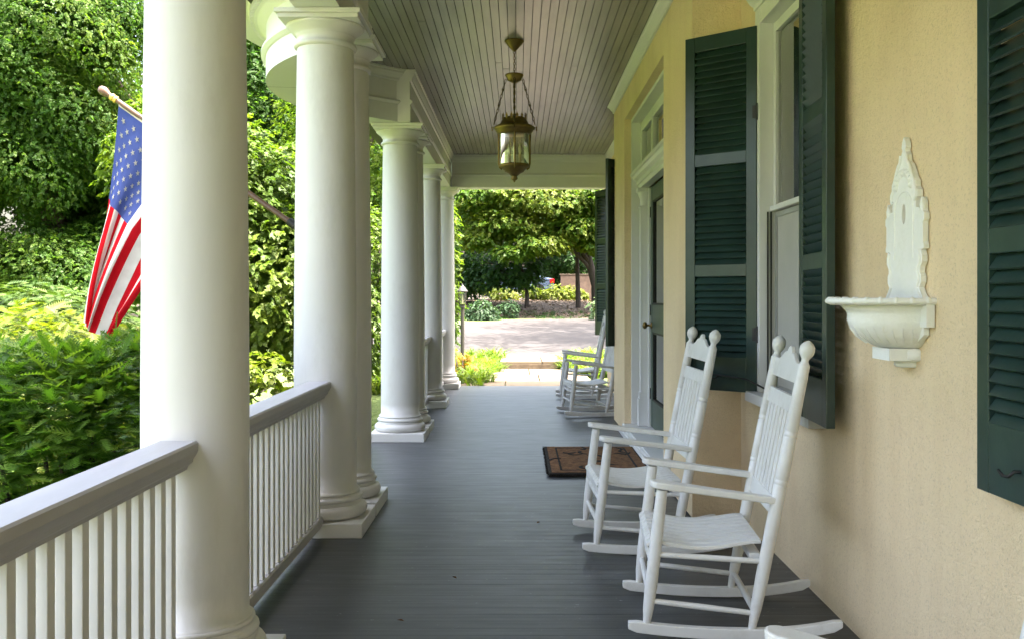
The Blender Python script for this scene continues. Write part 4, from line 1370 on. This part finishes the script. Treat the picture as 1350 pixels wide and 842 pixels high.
# far side of the drive
tree('layered_maple', 'spreading japanese maple with layered yellow green sprays beyond the drive', 'tree', (3.05, 36.8),
     [((1.0, 36.5, 5.0), (2.6, 2.0, .75)), ((-.6, 36.2, 4.1), (1.5, 1.4, .55)), ((2.4, 36.2, 4.0), (1.6, 1.5, .55)), ((.9, 35.6, 3.3), (1.2, 1.1, .38)), ((3.6, 36.4, 5.3), (2.2, 2.0, .7)), ((-1.3, 36.6, 5.2), (1.6, 1.7, .7)), ((.2, 36.9, 5.9), (2.4, 2.0, .6)), ((-.2, 35.4, 3.0), (.8, .8, .26)), ((1.6, 35.8, 3.55), (.8, .8, .3)), ((-1.5, 36.0, 3.5), (.8, .8, .35)), ((2.9, 36.0, 3.3), (.75, .7, .25)), ((.4, 36.0, 3.95), (1.0, 1.0, .4)), ((3.4, 36.4, 4.6), (1.2, 1.2, .45))],
     1200, .22, M['lf_jap'], M['bark_dark'], .17, 105, nb=12, up=1.0, tone0=.78, top=(2.4, 36.6, 4.9), lump=.12, shell=.2)
tree('small_dark_tree', 'small dark multi stemmed tree below the layered maple', 'tree', (.35, 37.4), [((.0, 37.3, 2.45), (1.1, .8, .75)), ((-1.1, 37.6, 2.35), (1.0, .8, .7)), ((.72, 37.6, 2.75), (.55, .5, .5)), ((.3, 37.2, 1.95), (.7, .5, .35))], 900, .2, M['lf_dark'], M['bark_dark'], .08, 106, nb=8, up=1.1, tone0=.4)
tree('small_dark_tree', 'slim dark trunked tree right of the red tail lamp', 'tree', (2.35, 37.2), [((2.3, 37.6, 4.6), (1.3, 1.2, .6)), ((1.9, 37.8, 5.4), (1.4, 1.3, .6))], 260, .34, M['lf_jap'], M['bark_dark'], .085, 107, nb=6, up=1.1, tone0=.3)
for x, y, sd, lab in ((6.0, 23.5, 201, 'unseen tree added past the house corner, its high crown shading the drive'), (7.6, 28.0, 202, 'unseen tree added right of the drive to shade it')):
    tree('added_shade_tree', lab, 'tree', (x, y), lobes_of(sd, (x - 2.6, y, 8.4), (4.6, 4.2, 2.0), 14, .42), 150, .24, M['lf_maple'], M['bark'], .26, sd, 'unseen trees added to shade the drive', 12)  # added out of view, high crowns only there to darken the drive
G3 = 'dark woodland trees behind the drive'
for i, (x, y, h, lab) in enumerate([(-7.5, 45, 11, 'dark woodland tree behind the lamp post and the last columns'), (-3.2, 48, 12, 'dark woodland tree left behind the layered maple'),
                                    (2.0, 56, 13, 'dark woodland tree straight behind the parked car'), (6.6, 47, 12, 'dark woodland tree behind the far shutters'), (-12.5, 42, 11, 'dark woodland tree behind the paired columns'), (-19.5, 31, 12, 'dark woodland tree behind the far left maple'), (-14.5, 33, 12, 'dark woodland tree behind the huge maple and the flag')]):
    tree('woodland_tree', lab, 'tree', (x, y), lobes_of(60 + i, (x, y, h * .52), (3.4, 3.0, h * .42), 13), 330, .30, M['lf_dark'], M['bark_dark'], .25, 110 + i, G3, 9, tone0=.55)
shrub('blue_green_shrub', 'large rounded blue green shrub right of the lamp post', (-1.3, 33.0), [((-1.3, 33.0, .78), (.48, .45, .48)), ((-1.62, 33.1, .62), (.36, .36, .38)), ((-1.0, 33.1, .62), (.35, .35, .34))], 2000, .13, M['lf_blue'], 48, group='blue green shrubs across the drive')
shrub('blue_green_shrub', 'smaller rounded blue green shrub left of the small dark tree', (-.33, 34.9), [((-.33, 34.9, .92), (.40, .36, .30))], 2200, .13, M['lf_blue'], 49, group='blue green shrubs across the drive', tone0=.4)
shrub('broad_dark_shrub', 'tall dark evergreen shrub behind the lamp head', (-2.4, 38.2), [((-2.4, 38.2, 2.4), (.9, .8, 1.3)), ((-1.7, 38.6, 2.3), (.7, .7, .9))], 330, .32, M['lf_dark'], 50, tone0=.6)
G4 = 'golden azaleas on the bank'
for i, (x, y, z, r, lab) in enumerate([(-.75, 40.5, 1.45, .55, 'golden green azalea left of the small dark tree trunk'), (.55, 41.2, 1.5, .5, 'golden green azalea between the dark trunks'), (1.55, 40.8, 1.45, .55, 'golden green azalea below the red tail lamp'), (2.3, 41.2, 1.5, .5, 'golden green azalea beside the brown wall')]):
    shrub('azalea_shrub', lab, (x, y), [((x, y, z), (r, r * .8, r * .62)), ((x + r * .7, y, z - .08), (r * .7, r * .6, r * .5))], 1500, .15, M['lf_gold'], 51 + i, group=G4, tone0=.55)
shrub('hosta_plant', 'pale variegated hosta beside the far louvered shutter', (3.3, 33.2), [((3.0, 33.0, 1.05), (.5, .5, .5))], 300, .36, M['lf_varieg'], 56, cat='plant')

# strap leaved borders either side of the path: nobody could count the plants
def strap_bed(name, g, pts, L_, mat):
    V, F = [], []
    segs = 4
    for k in range(segs + 1):
        t = k / segs
        x = .62 * t ** 1.4; z = 1.0 * t - .62 * t * t
        w_ = .028 * (1 - t ** 2 * .95)
        V += [(x, -w_, z), (x, w_, z)]
    for k in range(segs):
        F.append((2 * k, 2 * k + 1, 2 * k + 3, 2 * k + 2))
    n = len(pts)
    a = g.uniform(0, 6.28, n)
    z = unit(np.stack([g.normal(0, .25, n), g.normal(0, .25, n), np.ones(n)], 1))
    x = np.stack([np.cos(a), np.sin(a), np.zeros(n)], 1); x = unit(x - z * np.sum(x * z, 1, keepdims=True)); y = np.cross(z, x)
    o = scatter(name, V, F, pts, x, y, z, L_ * g.uniform(.6, 1.25, n), .5 + .26 * g.normal(size=n), mat)
    tag(o, kind='stuff'); return o
def bed_points(g, n, poly):
    (x0, x1, y0, y1), edge = poly
    P = np.stack([g.uniform(x0, x1, n), g.uniform(y0, y1, n)], 1)
    P = P[[edge(p[0], p[1]) for p in P]]
    # gather in tufts
    c = P[g.integers(0, max(1, len(P) // 26), len(P))]
    Q = c + g.normal(0, .06, c.shape)
    return np.stack([Q[:, 0], Q[:, 1], gz(Q[:, 0], Q[:, 1])], 1)
g = np.random.default_rng(77)
pl_ = bed_points(g, 9000, ((-2.3, -.1, 14.5, 19.6), lambda x, y: x < -.62 + .055 * (y - 14.4) + .08 * math.sin(y * 3)))
strap_bed('border_grass', g, pl_, .42, M['lf_grass'])
pr_ = bed_points(g, 6000, ((.75, 3.2, 16.2, 19.8), lambda x, y: x > .98 + .12 * math.sin(y * 3) - (.0 if y < 18 else .05)))
strap_bed('border_grass', g, pr_, .46, M['lf_grass'])
pq = bed_points(g, 9000, ((-5.2, -2.0, 6.6, 12.0), lambda x, y: True))
strap_bed('daylily_bed', g, pq, .52, M['lf_grass'])
# fine lawn blades near the path and beyond
pg = bed_points(g, 9000, ((-12, -3, 6.5, 18), lambda x, y: x < -5))
strap_bed('lawn_grass', g, pg, .22, M['lf_grass'])
pb = bed_points(g, 6000, ((-4, 7, 34.6, 36.4), lambda x, y: y > drive_edge(x) + .2))
strap_bed('verge_grass', g, pb, .16, M['lf_dark'])
# fallen leaves and twigs on the bank read as litter
pn = np.stack([g.uniform(-4, 7, 5000), g.uniform(35.3, 40.5, 5000)], 1)
P3 = np.stack([pn[:, 0], pn[:, 1], gz(pn[:, 0], pn[:, 1]) + .02], 1)
xx, yy, zz = frames(np.stack([g.normal(0, .3, 5000), g.normal(0, .3, 5000), np.ones(5000)], 1), g)
M['litter'] = leaf_mat('leaf litter', [(0, (.05, .035, .022)), (.5, (.10, .07, .045)), (1, (.19, .14, .10))], .1)
tag(scatter('leaf_litter', LEAF[0], LEAF[1], P3, xx, yy, zz, g.uniform(.06, .14, 5000), g.random(5000), M['litter']), kind='stuff')

# ------------------------------------------------------------------ lamp post
lp = (-1.0, 17.2)
lz = float(gz(*lp)) - .05
lamp = tag(empty('lamp_post', (lp[0], lp[1], lz)), 'slim grey lamp post with a glass lantern head beside the drive', 'lamp post')
H = 1.555 - lz
m = MB(); m.tube([(0, 0, 0), (0, 0, H - .42)], [.036, .034], 14); m.build('post', M['pewter'], lamp)
m = MB(); m.tube([(0, 0, H - .43), (0, 0, H - .40), (0, 0, H - .385), (0, 0, H - .36)], [.045, .05, .04, .06], 14); m.build('collar', M['pewter'], lamp)
m = MB()
for a, c in (((-1, -1), (-1, -1)), ((1, -1), (1, -1)), ((1, 1), (1, 1)), ((-1, 1), (-1, 1))):
    m.tube([(a[0] * .05, a[1] * .05, H - .36), (a[0] * .068, a[1] * .068, H - .14)], .006, 6)
m.build('lantern_frame', M['pewter'], lamp)
m = MB(); m.add([(-.047, -.047, H - .36), (.047, -.047, H - .36), (.047, .047, H - .36), (-.047, .047, H - .36), (-.065, -.065, H - .14), (.065, -.065, H - .14), (.065, .065, H - .14), (-.065, .065, H - .14)],
               [(0, 1, 5, 4), (1, 2, 6, 5), (2, 3, 7, 6), (3, 0, 4, 7)]); m.build('lantern_glass', M['lampglass'], lamp)
m = MB(); m.lathe(0, 0, [(0, H - .14), (.10, H - .14), (.098, H - .125), (.07, H - .09), (.045, H - .05), (.03, H - .045), (.028, H - .035), (.012, H - .03), (.016, H - .012), (0, H + .01)], 20); m.build('lamp_roof', M['pewter'], lamp)
m = MB(); m.tube([(0, 0, H - .35), (0, 0, H - .22), (0, 0, H - .19)], [.012, .014, .003], 8); m.build('bulb', M['bulb'], lamp)

# ------------------------------------------------------------------ parked car and brown wall beyond the trees
gy = float(gz(1.2, 49))
car = tag(empty('parked_car', (-.30, 50.0, 1.36)), 'blue parked car glimpsed through the trees, one red tail lamp showing', 'car')
m = MB()
side = [(-2.1, .35), (-2.15, .62), (-2.05, .86), (-1.5, .94), (-.9, 1.38), (-.2, 1.47), (.75, 1.42), (1.55, 1.0), (2.05, .92), (2.15, .6), (2.1, .35)]
m.prism(side, lambda u, v, t_: (u, t_, v), -.86, .86); m.build('body', M['carblue'], car, .05)
m = MB(); m.prism([(-1.35, .98), (-.85, 1.33), (-.2, 1.41), (.7, 1.36), (1.3, 1.02)], lambda u, v, t_: (u, t_, v), -.868, .868); m.build('side_window', M['carglass'], car)
for x_ in (-1.35, 1.35):
    for y_ in (-.8, .8):
        m = MB(); m.tube([(x_, y_ - .1, .33), (x_, y_ + .1, .33)], .33, 20, smooth=False); wv = m.build('wheel', M['tyre'], car)
m = MB(); m.box(1.93, 2.16, -.90, -.6, .68, .9); m.build('tail_light', M['carred'], car, .02)
gy2 = float(gz(4, 46))
m = MB(); m.box(2.05, 9.0, 46.0, 46.35, gy2 - .2, 2.38); gw = m.build('garden_wall', M['brick'], None, .02)
tag(gw, 'low brown garden wall behind the layered maple trunks', 'wall')
m = MB(); m.box(2.0, 9.05, 45.96, 46.39, 2.382, 2.44); m.build('coping', M['stone_edge'], gw, .01)

# ------------------------------------------------------------------ world, sun, camera
SUN_EL, SUN_AZ = R(72), R(110)       # azimuth measured from +y towards +x
wd = bpy.data.worlds.new('World'); scn.world = wd; wd.use_nodes = True
nt = wd.node_tree; nt.nodes.clear()
sky = nt.nodes.new('ShaderNodeTexSky'); sky.sky_type = 'NISHITA'; sky.sun_disc = False
sky.sun_elevation = SUN_EL; sky.sun_rotation = SUN_AZ
sky.air_density = 1.3; sky.dust_density = 10.0; sky.ozone_density = 0.0
bg = nt.nodes.new('ShaderNodeBackground'); bg.inputs['Strength'].default_value = .15
wo = nt.nodes.new('ShaderNodeOutputWorld')
nt.links.new(sky.outputs[0], bg.inputs['Color']); nt.links.new(bg.outputs[0], wo.inputs['Surface'])
sl = bpy.data.lights.new('sun', 'SUN'); sl.energy = 2.9; sl.angle = R(.5); sl.color = (1, .95, .86)
so = bpy.data.objects.new('sun', sl); COL.objects.link(so)
sd = Vector((math.cos(SUN_EL) * math.sin(SUN_AZ), math.cos(SUN_EL) * math.cos(SUN_AZ), math.sin(SUN_EL)))
so.rotation_euler = (-sd).to_track_quat('-Z', 'Y').to_euler(); so.location = (8, 5, 25)

cam = bpy.data.cameras.new('camera'); cam.lens = 33.6; cam.sensor_width = 36; cam.sensor_fit = 'HORIZONTAL'
cam.shift_x = -8 / 1350; cam.shift_y = -29 / 1350
cam.clip_start = .05; cam.clip_end = 3000
co = bpy.data.objects.new('camera', cam); COL.objects.link(co)
co.location = (0, 0, CAMZ); co.rotation_euler = (R(90), 0, 0)
scn.camera = co

scn.view_settings.view_transform = 'Standard'; scn.view_settings.look = 'None'
scn.view_settings.gamma = 1; scn.view_settings.exposure = 3.55
scn.view_settings.use_curve_mapping = False
try:
    scn.cycles.max_bounces = 8; scn.cycles.diffuse_bounces = 5; scn.cycles.glossy_bounces = 3
    scn.cycles.transmission_bounces = 4; scn.cycles.transparent_max_bounces = 12
    scn.cycles.sample_clamp_indirect = 6; scn.cycles.caustics_reflective = False; scn.cycles.caustics_refractive = False
    scn.cycles.use_denoising = True
except Exception:
    pass
